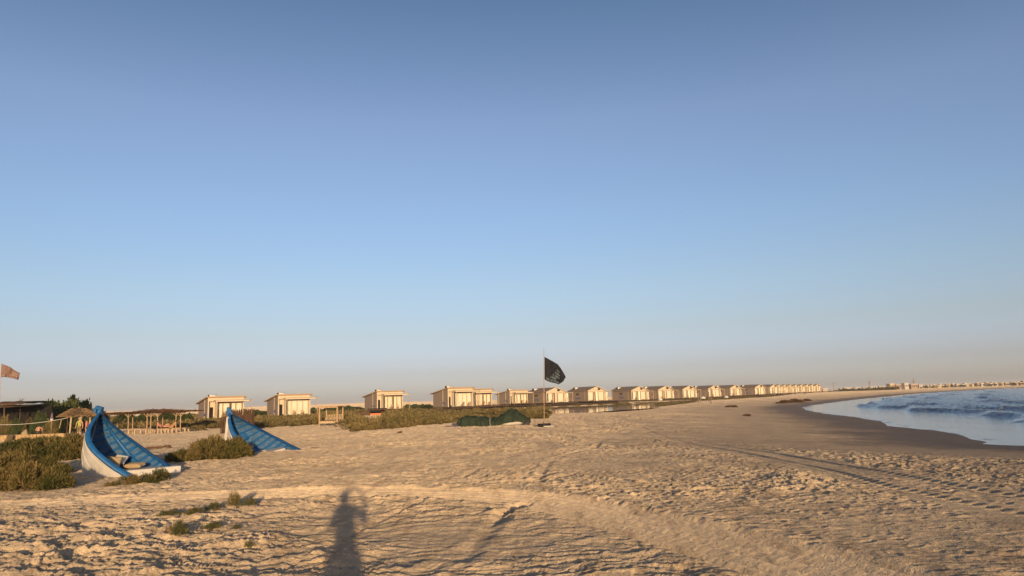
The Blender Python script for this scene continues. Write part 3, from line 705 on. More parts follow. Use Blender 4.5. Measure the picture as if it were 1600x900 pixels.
# the far mass of scrub that nobody could count
edge_x = [-200,-60,60,150,200,300,400,480,545,560,620,700,760,840,858,900,960,1000,1020,1060,1100,1140,1200,1260]
edge_y = [680,680,676,672,670,670,669,665,660,672,668,660,657,652,640,634.5,631.5,630.5,633.5,633,630,626,620,614]
Vs = []; Ts = []
cnt = 0
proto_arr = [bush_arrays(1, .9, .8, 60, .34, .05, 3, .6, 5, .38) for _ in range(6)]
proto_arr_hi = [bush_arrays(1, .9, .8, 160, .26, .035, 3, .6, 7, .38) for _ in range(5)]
for it_ in range(7400):
    x = rnd.uniform(-160, 1255) if it_ < 5200 else rnd.uniform(845, 1200); ye = np.interp(x, edge_x, edge_y); yh = 624.6-(x-800)*.0314
    top = yh+3.2
    if ye < top: continue
    y = top+(ye-top)*rnd.random()**.8
    p = on(x, y)
    if p.y > 330 or lookup(GLG, p.x, p.y) < 1.5: continue
    if lookup(GS, p.x, p.y) < 30: continue
    s = rnd.uniform(.7, 1.5)*(1.0 if p.y < 110 else 1.25); hgt = rnd.uniform(.55, 1.0)*(1.25 if x < 640 else 1.0)
    if 858 < x < 1240: hgt *= .55
    if x > 640: hgt *= .8
    if 560 < x < 606 and 55 < p.y < 114: continue
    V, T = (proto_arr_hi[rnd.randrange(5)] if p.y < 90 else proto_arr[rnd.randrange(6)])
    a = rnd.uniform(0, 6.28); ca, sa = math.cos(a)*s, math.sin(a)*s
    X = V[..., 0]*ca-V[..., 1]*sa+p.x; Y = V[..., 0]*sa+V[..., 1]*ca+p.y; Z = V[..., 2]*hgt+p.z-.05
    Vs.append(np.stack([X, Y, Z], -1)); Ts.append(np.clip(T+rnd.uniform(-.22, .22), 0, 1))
V = np.concatenate(Vs); T = np.concatenate(Ts)
o = bpy.data.objects.new('scrub', leaf_mesh('scrub_mass', V, T, M['scrub'])); C.objects.link(o)
tag(o, 'low olive brown scrub covering the flats behind the beach', 'scrub', None, 'stuff')
# dark evergreens behind
ev = [shrub_proto('evergreen', 1, .9, .95, 6000, .16, .034, M['ever'], up=.35, lobes=14, tint=.45) for _ in range(3)]
def trunk_mesh():
    b = MB()
    for k in range(5):
        a = k*1.3; b.tube([(0,0,-.3), (.2*math.cos(a), .2*math.sin(a), .25), (.5*math.cos(a), .45*math.sin(a), .6)], [.06,.045,.02], 6)
    me = b.mesh('evergreen_trunk'); me.materials.append(M['bark']); return me
tm = trunk_mesh()
def evergreen(px, ybase, Y, wpx, hpx, label, k, group):
    p = far(px, ybase, Y); sc = Y/F; z0 = gh(p.x, p.y)
    r = empty('evergreen_tree', (p.x, p.y, z0), rnd.uniform(0, 6), label, 'tree', group)
    top = far(px, ybase-hpx, Y).z
    r.scale = (wpx*sc/2/.9, wpx*sc/2/.9, max(1.0, (top-z0))/.70)
    f = bpy.data.objects.new('crown', ev[k % 3][0]); C.objects.link(f); f.parent = r
    s = bpy.data.objects.new('trunk', tm); C.objects.link(s); s.parent = r
G = 'dark evergreens behind the beach bar'
for i, (x, yb, Y, w, h, lb) in enumerate([(100,665,88,66,33,'dense dark evergreen rising above the straw sunshade'), (125,665,92,44,31,'dark evergreen behind the right of the straw sunshade'), (76,668,86,40,29,'dark evergreen joining the end of the bar roof'),
      (40,676,84,44,28,'dark foliage filling the back of the beach bar'), (8,676,84,44,30,'dark foliage under the left of the bar roof'), (-30,676,84,50,34,'evergreen beyond the left edge'), (150,668,98,30,22,'dark evergreen behind the tip of the nearer boat')]):
    evergreen(x, yb, Y, w, h, lb, i, G)
G = 'dark evergreens on the flats behind the pergola and cabins'
for i, (x, yb, Y, w, h, lb) in enumerate([(268,660,120,40,13.5,'dark evergreen right of centre behind the pergola'), (228,660,125,28,11,'dark evergreen low behind the middle of the pergola'), (195,661,125,26,11,'dark evergreen behind the left posts of the pergola'), (292,660,118,26,11,'evergreen between the pergola and the first cabin'),
      (399,652,170,34,9.5,'dark evergreen between the first and second cabin'), (492,648,175,20,9,'dark evergreen right of the second cabin'), (545,645,185,40,9,'wide dark evergreen left of the third cabin'), (520,645,190,30,8,'dark evergreen seen through the canopied daybed'), (648,640,200,22,7,'small dark evergreen right of the third cabin'),(664,640,200,20,6,'small dark evergreen left of the double cabin'),(638,640,190,12,7,'narrow dark evergreen touching the third cabin')]):
    evergreen(x, yb, Y, w, h, lb, i, G)
# ------------------------------------------------------------------ raised cabins
RZ = R(38.7)
def scribble(b, x0, x1, z0, z1, nst, seed, place, r=.035):
    g = random.Random(seed); w = (x1-x0)/nst
    for k in range(nst):
        a = x0+k*w; pts = []
        ph = g.uniform(0, 6); amp = (z1-z0)/2; mid = (z0+z1)/2
        for j in range(7):
            t = j/6; pts.append(place(a+w*.9*(t*.7+.15*math.sin(ph+t*9)), mid+amp*math.sin(ph+t*5.5)*(.6+.4*g.random())))
        b.tube(pts, r, 4)
def windowset(root, x0, x1, z0, z1, y, n, opens=(), seed=0):
    g = random.Random(seed); w = (x1-x0)/n
    for k in range(n):
        a = x0+k*w; fr = MB()
        fr.box((a+.04, y, (z0+z1)/2), (.08, .09, z1-z0)); fr.box((a+w-.04, y, (z0+z1)/2), (.08, .09, z1-z0)); fr.box((a+w/2, y, z1-.04), (w-.16, .08, .08)); fr.box((a+w/2, y, z0+.05), (w-.16, .08, .10))
        o = fr.build('window', M['tan_wood'] if seed % 2 else M['cream'], root)
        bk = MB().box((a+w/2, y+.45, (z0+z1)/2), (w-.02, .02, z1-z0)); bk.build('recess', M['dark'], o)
        m = 22; x_in0, x_in1 = a+.08, a+w-.08
        if k in opens: x_in0 = x_in0+(x_in1-x_in0)*.38
        rows = [[(x_in0+(x_in1-x_in0)*j/m, y+.12+.035*math.sin(j*1.9+k), zz) for j in range(m+1)] for zz in (z0+.05, z1-.05)]
        MB().sheet(rows).build('curtain', M['curtain'], o)
        MB().box((a+w/2, y+.02, (z0+z1)/2), (w-.17, .01, z1-z0-.2)).build('pane', M['glass'], o)
def furniture(xc, yc, seed):
    pass
def cabin_mono(px, ybase, Y, wpx, label, seed=0, double=False, hs=1.0):
    """px: left front corner of the wall"""
    p = far(px, ybase, Y); r = empty('beach_cabin', p, RZ, label, 'cabin', 'raised beach cabins in a row')
    W_ = 6.3; D = 5.6; H0, H1 = 2.75*hs, 3.75*hs
    # side and back walls as one shell with the roof slope
    b = MB()
    for x in (0, W_-.16): b.add([(x,0,0),(x,D,0),(x,D,H0),(x,0,H1),(x+.16,0,0),(x+.16,D,0),(x+.16,D,H0),(x+.16,0,H1)], [(0,1,2,3),(7,6,5,4),(0,3,7,4),(1,5,6,2),(3,2,6,7),(0,4,5,1)])
    b.box((W_/2, D-.08, H0/2), (W_-.32, .16, H0)); b.build('wall', M['grey_wood'], r)
    for x in (D*.33,): MB().box((-.02, x, (H0+H1)/2/2+.35), (.05, .14, (H0+H1)/2+.3)).build('corner_board', M['cream'], r)
    for x in (.10, W_-.10): MB().box((x, -.01, H1/2), (.22, .08, H1)).build('front_post', M['cream'], r)
    MB().box((W_/2, .02, H1-.32), (W_-.4, .14, .62)).build('fascia', M['cream'], r)
    b = MB(); b.add([(-.35,-.4,H1+.05),(W_+.35,-.4,H1+.05),(W_+.35,D+.8,H0-.02),(-.35,D+.8,H0-.02),(-.35,-.4,H1+.25),(W_+.35,-.4,H1+.25),(W_+.35,D+.8,H0+.16),(-.35,D+.8,H0+.16)], [(0,1,2,3),(7,6,5,4),(0,4,5,1),(1,5,6,2),(2,6,7,3),(3,7,4,0)])
    b.build('roof', M['tan_wood'], r, .02)
    yh = D*.25; zt = H1-(H1-H0)*.30+.42
    zt += .12; o = MB().tube([(.55,yh,zt),(.95,yh,zt),(1.95,yh,zt)], .33, 12).build('water_heater', M['steel'], r); MB().tube([(.43,yh,zt),(.56,yh,zt)], .34, 12).build('end_cap', M['dark'], o)
    # side recess with a door, next to the corner
    b = MB().box((.95, .75, H1/2-.2), (.9, .05, H1-1.0)); b.build('door_recess', M['cream'], r)
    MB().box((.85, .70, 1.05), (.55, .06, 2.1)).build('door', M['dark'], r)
    MB().box((1.42, .35, (H1-.6)/2), (.10, .85, H1-.65)).build('partition', M['cream'], r)
    windowset(r, 1.5, W_-.25, .08, H1-.95, .16, 4 if not double else 4, (0, 2) if seed % 2 else (0,), seed)
    MB().box((W_/2+.55, .05, H1-.86), (W_-1.6, .22, .22)).build('lintel', M['dark_wood'], r)
    # awning beam and porch
    b = MB().box((W_/2+.75, -1.35, H1-.62), (W_-.4, .14, .26)); b.box((W_+.85, -.6, H1-.66), (.12, 1.6, .2)); b.build('awning_beam', M['cream'], r)
    b = MB()
    for k in range(13): b.box((.9+k*(W_+.1)/12, -.65, H1-.45), (.07, 1.75, .07))
    b.build('awning_slats', M['tan_wood'], r)
    for x in (W_+.85, 1.2): MB().box((x, -1.35, (H1-.75)/2), (.10, .10, H1-.75)).build('porch_post', M['pale_wood'], r)
    MB().box((W_/2+.45, -.9 if True else 0, -.10), (W_+1.2, 1.8, .16)).build('deck', M['dark_wood'], r)
    MB().box((W_/2, D/2, -.12), (W_+.1, D, .2)).build('floor', M['dark_wood'], r)
    MB().box((-.03, D/2, -.55), (.08, D-.1, .66)).build('shade_board', M['dark'], r); MB().box((W_/2, -.1, -.55), (W_-.2, .08, .66)).build('shade_board', M['dark'], r)  # near-black boards added to give the dark shade under the floor
    z0 = gh(p.x, p.y)-p.z-.4
    for x in (.3, W_*.37, W_*.7, W_-.2):
        for y in (-1.5, D*.3, D-.3): MB().box((x, y, z0/2-.1), (.18, .18, -z0+.1)).build('stilt', M['dark_wood'], r)
    b = MB()
    b.box((W_+.85, -.75, .95), (.06, 1.2, .06)).box((W_+.85, -.75, .55), (.05, 1.2, .05)); b.build('railing', M['pale_wood'], r)
    for k in range(2):           # porch chairs standing on the deck
        chair(r.matrix_world if False else None, p, (2.4+k*1.6+seed*.2, -.75), seed*3+k)
    b = MB(); scribble(b, 1.1, 2.2, .55, 1.15, 3, seed+40, lambda y, z: (-.05, 3.0-y, z)); b.build('lettering', M['navy'], r)
    return r
chairs = []
CH = []
def chair(_, base, xy, k):
    c, s = math.cos(RZ), math.sin(RZ); x, y = xy; CH.append((Vector((base.x+c*x-s*y, base.y+s*x+c*y, base.z-.02)), RZ+3.1+.5*math.sin(k*1.7)))
def cabin_gable(px, ybase, Y, label, seed=0, sc=1.0, detail=True):
    p = far(px, ybase, Y); r = empty('beach_cabin', p, RZ, label, 'cabin', 'raised beach cabins in a row'); r.scale = (sc, sc, sc)
    D = 8.0; W_ = 6.6; E_ = 2.85; Rg = 3.85; X0 = 0
    b = MB()
    for x in (0, W_-.16): b.box((x+.08, D/2, E_/2), (.16, D, E_))
    b.box((W_/2, D-.08, E_/2), (W_-.32, .16, E_))
    b.build('wall', M['grey_wood'], r)
    MB().add([(0,-.02,E_),(W_,-.02,E_),(W_/2,-.02,Rg),(0,.14,E_),(W_,.14,E_),(W_/2,.14,Rg),], [(0,1,2),(5,4,3),(0,3,4,1),(1,4,5,2),(2,5,3,0)]).build('gable', M['cream'], r)
    b = MB(); t = .12
    for sg in (-1, 1):
        e = (W_/2+sg*(W_/2+.4)); zE = E_-.12
        b.add([(e,-.45,zE),(W_/2,-.45,Rg+.05),(W_/2,D+.3,Rg+.05),(e,D+.3,zE),(e,-.45,zE+t),(W_/2,-.45,Rg+.05+t),(W_/2,D+.3,Rg+.05+t),(e,D+.3,zE+t)], [(0,1,2,3),(7,6,5,4),(0,4,5,1),(1,5,6,2),(2,6,7,3),(3,7,4,0)])
    b.build('roof', M['roof'], r)
    b = MB()
    for sg in (-1, 1): b.bar((W_/2+sg*(W_/2+.42), -.47, E_-.06), (W_/2+sg*.02, -.47, Rg+.13), .06, .16)
    b.build('barge_board', M['cream'], r)
    o = MB().tube([(1.3,D-1.3,Rg-.25),(2.0,D-1.3,Rg-.25),(3.0,D-1.3,Rg-.25)], .34, 10).build('water_heater', M['steel'], r); MB().box((1.2, D-1.3, Rg-.3), (.3, .6, .75)).build('end_cap', M['dark_wood'], o)
    MB().box((W_/2+.9, -.30, Rg-.62), (.75, .12, .45)).build('vent', M['dark'], r)
    MB().box((W_/2, .03, E_-.16), (W_, .18, .30)).build('lintel', M['cream'], r)
    for x in (.10, W_*.36, W_*.62, W_-.10): MB().box((x, -.04, (E_-.3)/2), (.20, .14, E_-.3)).build('front_post', M['cream'], r)
    windowset(r, .22, W_*.34, .08, E_-.35, .2, 1, (0,) if seed % 2 == 0 else (), seed)
    g = seed % 3
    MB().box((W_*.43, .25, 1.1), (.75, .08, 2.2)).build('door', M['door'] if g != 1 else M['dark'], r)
    MB().box((W_*.55, .25, 1.28), (.8, .06, 2.55)).build('curtain', M['curtain'] if g != 0 else M['cream'], r)
    windowset(r, W_*.64, W_-.22, .08, E_-.35, .2, 1, (), seed+1)
    CH.append((p+Matrix.Rotation(RZ, 3, 'Z') @ Vector((1.2*sc, -1.2*sc, 0)), RZ+3.1+seed)) if detail else None
    # side annex with pale frames
    ax0, ax1 = W_+.05, W_+2.9; b = MB()
    for x in (ax0+.1, ax1): b.box((x, -.1, 1.25), (.12, .12, 2.5))
    b.box((ax1, 2.6, 1.25), (.12, .12, 2.5)); b.box(((ax0+ax1)/2, -.1, 2.56), (ax1-ax0+.2, .14, .14)); b.box((ax1, 1.3, 2.5), (.12, 2.6, .12)); b.build('porch_frame', M['pale_wood'], r)
    b = MB().bar((ax0+.2, -.1, .1), (ax1-.7, -.1, 2.45), .06).bar((ax0+.25, -.16, 2.4), (ax0+1.0, -.16, .15), .06); b.build('brace', M['tan_wood'], r)
    MB().box(((ax0+ax1)/2-.2, 1.2, 1.2), (ax1-ax0-.6, .05, 2.3)).build('screen', M['curtain'], r)
    b = MB()
    for z in (.45, .9): b.box(((ax0+ax1)/2+.3, -.1, z), (ax1-ax0-.8, .05, .05))
    b.build('railing', M['pale_wood'], r)
    MB().box((W_/2+1.3, D/2-1.1, -.12), (W_+3.2, D+2.6, .2)).build('deck', M['dark_wood'], r)
    MB().box((-.35, D/2-1.1, -.62), (.10, D+2.5, .8)).build('shade_board', M['dark'], r); MB().box((W_/2+1.3, -2.3, -.62), (W_+3.1, .10, .8)).build('shade_board', M['dark'], r)  # shaded void below the deck, put in as near-black boards
    z0 = (gh(p.x, p.y)-p.z-.5)/sc
    for x in (.2, W_*.36, W_*.7, W_+2.2):
        for y in (-2.0, D*.3, D-.2): MB().box((x, y, z0/2-.12), (.22, .22, -z0+.1)).build('stilt', M['dark_wood'], r)
    if detail:
        b = MB(); scribble(b, 0, 1.9, .55, 1.2, 5, seed+70, lambda y, z: (-.04, 4.9-y, z), .04); b.build('lettering', M['navy'], r)
        MB().box((-.02, 4.1, 1.95), (.05, 1.2, .55)).build('side_window', M['dark_wood'], r)
        MB().box((-.03, 1.3, 1.4), (.06, .12, 2.8)).build('corner_board', M['tan_wood'], r)
    return r
cabin_mono(324, 655.5, 130, 55, 'first cabin from the left, behind the reed screen, with a slanted flat roof', 1)
cabin_mono(434, 650, 138, 55, 'second cabin from the left, slanted roof, nothing in front but scrub', 2)
cabin_mono(589, 640.5, 157, 40, 'cabin behind the small orange doored shed', 3)
cabin_mono(700, 636, 152, 40, 'left half of the widest pair of joined cabins', 4, hs=1.0)
cabin_mono(733, 634.5, 162, 40, 'right half of the widest pair of joined cabins, its roof a step lower', 5, hs=.93)
cabin_mono(797, 631, 200, 40, 'narrow cabin just left of the black flag, last one with a slanted flat roof', 7, hs=.93)
gab = [(854,629.3,203,'gable roofed cabin directly behind the flagpole'),(919,626.6,212,'second gable roofed cabin from the left, right of the black flag'),(987,625.3,222,'gable roofed cabin above the right end of the lagoon'),
  (1029,623.2,245,'gable roofed cabin half hidden by its left neighbour, fourth of the gables'),(1067,621.8,258,'fifth gable roofed cabin, just left of the thin posts on the sand'),(1107,620.2,275,'sixth gable roofed cabin, behind the thin posts on the sand'),
  (1141,618.4,292,'seventh gable roofed cabin, white curtains half open'),(1180,616.6,312,'eighth gable roofed cabin, last with its whole side showing')]
for i, (x, yb, Y, lb) in enumerate(gab): cabin_gable(x, yb, Y, lb, i, 1.03 if i < 3 else 1.06)
G = 'the crowded far end of the cabin row'
for i, x in enumerate([1203,1212,1221,1230,1239,1248,1257,1265,1273]):
    Y = 345+i*30; r = cabin_gable(x, 615.2-i*.42, Y, ['first','second','third','fourth','fifth','sixth','seventh','eighth','last'][i]+' cabin of the crowded far end of the row, counted from the left', i, 1.08+.05*i, detail=False)
# footway running along the cabins
def path3(pts, n=6):
    P = [far(*q) for q in pts]; return P
bw = path3([(676,641,140),(705,639,143),(770,635,165),(826,633.3,192),(868,632,197),(900,631,202),(960,629.5,210),(1010,627,230),(1060,625,248),(1110,622.5,266),(1150,620.3,282),(1200,617.8,306)])
root = empty('boardwalk', bw[0], 0, 'long dark raised footway running in front of the cabins', 'boardwalk'); o = bw[0]
b = MB(); sk = MB(); ps = MB()
for a, c in zip(bw[:-1], bw[1:]):
    b.bar(a-o, c-o, 1.8, .14)
    d = (c-a); L_ = d.length; k = max(1, int(L_/6.5))
    for j in range(k):
        q = a.lerp(c, j/k); z0 = gh(q.x, q.y)-.3
        for sg in (-.75, .75):
            e = Vector((-d.y, d.x, 0)).normalized()*sg; MB().box((q.x-o.x+e.x, q.y-o.y+e.y, (q.z+z0)/2-o.z-.05), (.16, .16, max(.1, q.z-z0))).build('post', M['dark_wood'], root)
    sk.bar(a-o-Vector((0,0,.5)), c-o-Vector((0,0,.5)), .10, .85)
b.build('planks', M['dark_wood'], root); sk.build('shade_beam', M['dark'], root)  # near-black strip stands in for the shaded gap below the planks
# porch chairs on the decks
def chair_obj(loc, rz, label):
    r = empty('porch_chair', loc, rz, label, 'chair', 'chairs on the cabin porches')
    MB().box((0,0,.44), (.5,.5,.05)).build('seat', M['tan_wood'], r); MB().box((0,.24,.72), (.5,.05,.5), Matrix.Rotation(-.2, 3, 'X')).build('backrest', M['tan_wood'], r)
    for sx in (-.22,.22):
        for sy in (-.22,.22): MB().box((sx,sy,.21), (.05,.05,.42)).build('leg', M['dark_wood'], r)
    return r
c0 = None
for i, (loc, rz) in enumerate(CH):
    if c0 is None: c0 = chair_obj(loc, rz, 'wooden chair standing on the porch of one of the nearer beach cabins'); src = c0
    else: c = copy_tree(c0); c.location = loc; c.rotation_euler = (0, 0, rz)
# far end walk ramps
G = 'pale ramps down from the last cabins'
for i, x in enumerate([1203, 1220, 1236, 1252]):
    a = far(x, 614.5-i*.4, 325+i*18); c = far(x+8, 619-i*.4, 318+i*18); r = empty('ramp', a, 0, ['leftmost','second','third','rightmost'][i]+' of the pale ramps sloping down from the last cabins to the sand', 'ramp', G)
    d = c-a; dz = gh(c.x, c.y)-a.z; d = Vector((d.x, d.y, dz)); MB().bar((0,0,0), d, 1.0, .12).build('planks', M['pale_wood'], r)
    b = MB().bar((0,-.5,.9), d+Vector((0,-.5,.9)), .07).bar((0,-.5,0), (0,-.5,.9), .07).bar(d+Vector((0,-.5,0)), d+Vector((0,-.5,.9)), .07); b.build('handrail', M['pale_wood'], r)
# flats building: small dark shed with orange doors
p = on(577, 652); p = far(577, 650.5, 112); p.z = gh(p.x, p.y)
r = empty('shed', p, R(8), 'low dark shed with bright orange doors in the scrub', 'shed')
hh = (far(577, 638.5, 112).z-p.z); wd = 24*112/F
b = MB().box((.05, .9, hh/2-.1), (.1, 1.8, hh-.2)).box((wd-.05, .9, hh/2-.1), (.1, 1.8, hh-.2)).box((wd/2, 1.75, hh/2-.1), (wd-.2, .1, hh-.2)).box((-1.0, 1.2, hh/2-.25), (1.9, 1.2, hh-.5)); b.build('wall', M['reed'], r)
MB().box((wd/2, .8, hh-.12), (wd+.5, 2.3, .12), Matrix.Rotation(.06, 3, 'X')).build('roof', M['reed'], r)
for k in range(3): MB().box((.12+(k+.5)*(wd-.5)/3, .06, (hh-.8)/2+.05), ((wd-.5)/3-.03, .06, hh-.75)).build('door', M['orange'], r)
MB().box((wd/2-.2, .15, hh-.42), (wd-.6, .3, .3)).build('opening', M['dark'], r)
# ------------------------------------------------------------------ people
def person(loc, rz, label, top=None, bottom=None, hair='hair', pose='stand', h=1.75, hat=False, long_hair=False, group=None, bottom_len=1.0, arms=None, lean=0.0):
    r = empty('person', loc, rz, label, 'person', group); k = h/1.75
    if pose == 'stand':
        hip = (0,0,.95); P = {'pel':hip,'waist':(0,0,1.08),'chest':(0,0,1.30),'neckb':(0,0,1.45),'neck':(0,-.01,1.53),'head':(0,-.02,1.62),'crown':(0,-.02,1.70),
          'hL':(-.10,0,.90),'kL':(-.11,-.02,.49),'aL':(-.12,.02,.09),'fL':(-.13,-.11,.03),'hR':(.10,0,.90),'kR':(.13,-.03,.49),'aR':(.15,.0,.09),'fR':(.17,-.13,.03),
          'sL':(-.19,0,1.40),'eL':(-.27,.02,1.13),'wL':(-.29,-.06,.90),'gL':(-.29,-.08,.80),'sR':(.19,0,1.40),'eR':(.27,.02,1.13),'wR':(.29,-.06,.90),'gR':(.29,-.08,.80)}
    elif pose == 'crouch':       # sitting on a low wall, bent forward
        P = {'pel':(0,0,.50),'waist':(0,-.10,.62),'chest':(0,-.26,.80),'neckb':(0,-.36,.93),'neck':(0,-.42,.97),'head':(0,-.50,1.0),'crown':(0,-.56,1.06),
          'hL':(-.10,-.04,.48),'kL':(-.14,-.46,.50),'aL':(-.14,-.42,.09),'fL':(-.14,-.54,.03),'hR':(.10,-.04,.48),'kR':(.14,-.46,.50),'aR':(.15,-.42,.09),'fR':(.16,-.54,.03),
          'sL':(-.19,-.32,.88),'eL':(-.26,-.42,.64),'wL':(-.20,-.52,.45),'gL':(-.18,-.55,.37),'sR':(.19,-.32,.88),'eR':(.26,-.42,.64),'wR':(.20,-.52,.45),'gR':(.18,-.55,.37)}
    else:                        # reclining on a lounger, knees up, along +x
        P = {'pel':(0,0,.12),'waist':(-.16,0,.20),'chest':(-.34,0,.36),'neckb':(-.45,0,.48),'neck':(-.50,0,.54),'head':(-.55,0,.62),'crown':(-.59,0,.70),
          'hL':(.04,-.10,.10),'kL':(.42,-.13,.42),'aL':(.72,-.13,.07),'fL':(.84,-.13,.05),'hR':(.04,.10,.10),'kR':(.46,.13,.20),'aR':(.86,.15,.07),'fR':(.96,.15,.10),
          'sL':(-.40,-.19,.42),'eL':(-.24,-.28,.22),'wL':(-.02,-.22,.24),'gL':(.07,-.20,.24),'sR':(-.40,.19,.42),'eR':(-.24,.28,.22),'wR':(-.02,.22,.24),'gR':(.07,.20,.24)}
    if arms: P.update(arms)
    P = {a: Vector(v)*k for a, v in P.items()}; nm = list(P)
    E_ = [('pel','waist'),('waist','chest'),('chest','neckb'),('neckb','neck'),('neck','head'),('head','crown'),('pel','hL'),('hL','kL'),('kL','aL'),('aL','fL'),('pel','hR'),('hR','kR'),('kR','aR'),('aR','fR'),('neckb','sL'),('sL','eL'),('eL','wL'),('wL','gL'),('neckb','sR'),('sR','eR'),('eR','wR'),('wR','gR')]
    rad = {'pel':.13,'waist':.115,'chest':.135,'neckb':.075,'neck':.052,'head':.092,'crown':.075,'hL':.092,'hR':.092,'kL':.058,'kR':.058,'aL':.038,'aR':.038,'fL':.034,'fR':.034,'sL':.055,'sR':.055,'eL':.040,'eR':.040,'wL':.028,'wR':.028,'gL':.034,'gR':.034}
    skinned('body', [P[a] for a in nm], [(nm.index(a), nm.index(b_)) for a, b_ in E_], [rad[a]*k for a in nm], M['skin'], r)
    def cloth(name, names, edges, grow, m_):
        skinned(name, [P[a] for a in names], [(names.index(a), names.index(b_)) for a, b_ in edges], [(rad[a]+grow)*k for a in names], M[m_], r)
    if top: cloth('shirt', ['pel','waist','chest','neckb','sL','sR'], [('pel','waist'),('waist','chest'),('chest','neckb'),('neckb','sL'),('neckb','sR')], .025, top)
    if bottom:
        kn = {a: P[a].copy() for a in P}
        for s_ in 'LR':
            if bottom_len < 1: P['k'+s_] = P['h'+s_].lerp(kn['k'+s_], bottom_len)
        cloth('trousers', ['pel','hL','hR','kL','kR'], [('pel','hL'),('pel','hR'),('hL','kL'),('hR','kR')], .022, bottom)
        for a in kn: P[a] = kn[a]
    hd = P['head']; cr = P['crown']; ax = (cr-P['neck']).normalized()
    bm = bmesh.new(); bmesh.ops.create_uvsphere(bm, u_segments=14, v_segments=10, radius=.108*k)
    bmesh.ops.delete(bm, geom=[v for v in bm.verts if v.co.dot(ax) < (-.045 if not long_hair else -.09)*k and v.co.y < .02], context='VERTS')
    me = bpy.data.meshes.new('hair'); bm.to_mesh(me); bm.free(); me.materials.append(M[hair]); o = bpy.data.objects.new('hair', me); C.objects.link(o); o.parent = r; o.location = hd+(cr-hd)*.35+Vector((0,.012,0)); 
    MB().tube([hd+Vector((0,-.085,-.01))*k, hd+Vector((0,-.118,-.03))*k], [.012, .016], 6).build('nose', M['skin'], r)
    if long_hair: MB().tube([hd+Vector((0,.06,.02)), hd+Vector((0,.10,-.1)), hd+Vector((0,.10,-.25))], [.08,.08,.04], 8).build('ponytail', M[hair], r)
    if hat:
        b = MB().tube([cr+Vector((0,0,-.06)), cr+Vector((0,0,-.045)), cr+Vector((0,0,-.04)), cr+Vector((0,0,.06)), cr+Vector((0,0,.08))], [.21,.20,.12,.10,.05], 16); b.build('hat', M['pale_wood'], r)
    return r
# the photographer: stands behind the camera, both hands raised to it; only the shadow falls into the picture
su = Vector((to_sun.x, to_sun.y, 0)).normalized(); sd = Vector((su.y, -su.x, 0))      # away from the scene; to the photographer's right
cx = su*0.42 - sd*(-0.10)
zg = gh(cx.x, cx.y)
rzp = math.atan2(-su.x*-1, -su.y*-1)  # faces away from the sun
def loc_of(v, base, rz): 
    c, s = math.cos(-rz), math.sin(-rz); q = Vector(v)-base; return Vector((c*q.x-s*q.y, s*q.x+c*q.y, q.z))
face = math.atan2(-su.x, su.y)
camp = Vector((0,0,EYE)); base = Vector((cx.x, cx.y, zg))
ct = loc_of(camp, base, face)
cxl = ct.x               # local +x is the photographer's left
arms = {'sL':(.18,0,1.36),'eL':(.20,-.17,1.17),'wL':(cxl+.13, ct.y+.17, 1.55),'gL':(cxl+.08, ct.y+.10, 1.69),
        'sR':(-.18,0,1.36),'eR':(-.27,-.17,1.20),'wR':(cxl-.18, ct.y+.16, 1.54),'gR':(cxl-.10, ct.y+.09, 1.70),
        'hL':(.10,0,.90),'kL':(.11,-.02,.49),'aL':(.12,.02,.09),'fL':(.13,-.11,.03),'hR':(-.10,0,.90),'kR':(-.13,-.03,.49),'aR':(-.15,.0,.09),'fR':(-.17,-.13,.03),
        'neckb':(.0,0,1.40),'neck':(.04,-.01,1.46),'head':(.06,-.02,1.55),'crown':(.06,-.02,1.63),'chest':(0,0,1.26)}
person(base, face, 'person holding up the camera, seen only by the long shadow on the near sand', 'navy', 'olive', arms=arms, pose='stand')
ph = empty('phone', camp+su*.035, face, 'phone held up by the photographer', 'phone')
MB().box((0,.012,0), (.155,.010,.075)).build('case', M['black'], ph, .003)
MB().box((0,.0185,0), (.148,.002,.068)).build('screen', M['dark'], ph)
# bathers
p = on(123, 684); p = far(123, 684, 66); p.z = gh(p.x, p.y); person(p, R(8), 'person in lime shirt and straw hat seen from behind under the straw sunshade', 'tee', 'olive', hat=True, h=1.78)
bpy.data.objects[-1] if False else None
p = far(134.5, 686, 65); p.z = gh(p.x, p.y); person(p, R(-70), 'dark haired person in pink patterned top and black shorts beside the nearer boat', 'pink', 'black', h=1.66, long_hair=True, bottom_len=.25)
p = far(59, 677.5, 67); p.z = gh(p.x, p.y)+.10; person(p, R(200), 'bare backed person bending forward on the low stone wall', None, 'black', pose='crouch', bottom_len=.5)
# ------------------------------------------------------------------ pergola with loungers
Yp = 72
def gpt(px, Y): q = far(px, 670, Y); q.z = gh(q.x, q.y); return q
root = empty('pergola', gpt(236, Yp), 0, 'long brush roofed pergola on thin crooked posts above the loungers', 'pergola'); O = root.location.copy()
for i, (x, Y) in enumerate([(183,Yp+3),(200,Yp),(207,Yp+3),(229.5,Yp),(235.5,Yp-.5),(246,Yp),(254,Yp+3),(275,Yp),(282,Yp-.5),(171,Yp+1),(160,Yp+3)]):
    a = gpt(x, Y); t = far(x+.5, 646-(x-230)*.02, Y); b = MB().tube([a-O-Vector((0,0,.1)), (a-O).lerp(t-O, .5)+Vector((rnd.uniform(-.03,.03),0,0)), t-O], [.06,.05,.045], 6)
    b.bar((a-O).lerp(t-O, .82), (t-O)+Vector((.35,0,0)), .04).bar((a-O).lerp(t-O, .82), (t-O)+Vector((-.35,0,0)), .04); b.build('post', M['tan_wood'], root)
b = MB()
for Y in (Yp, Yp+3): b.bar(far(142, 648.4, Y)-O, far(290, 644, Y)-O, .10)
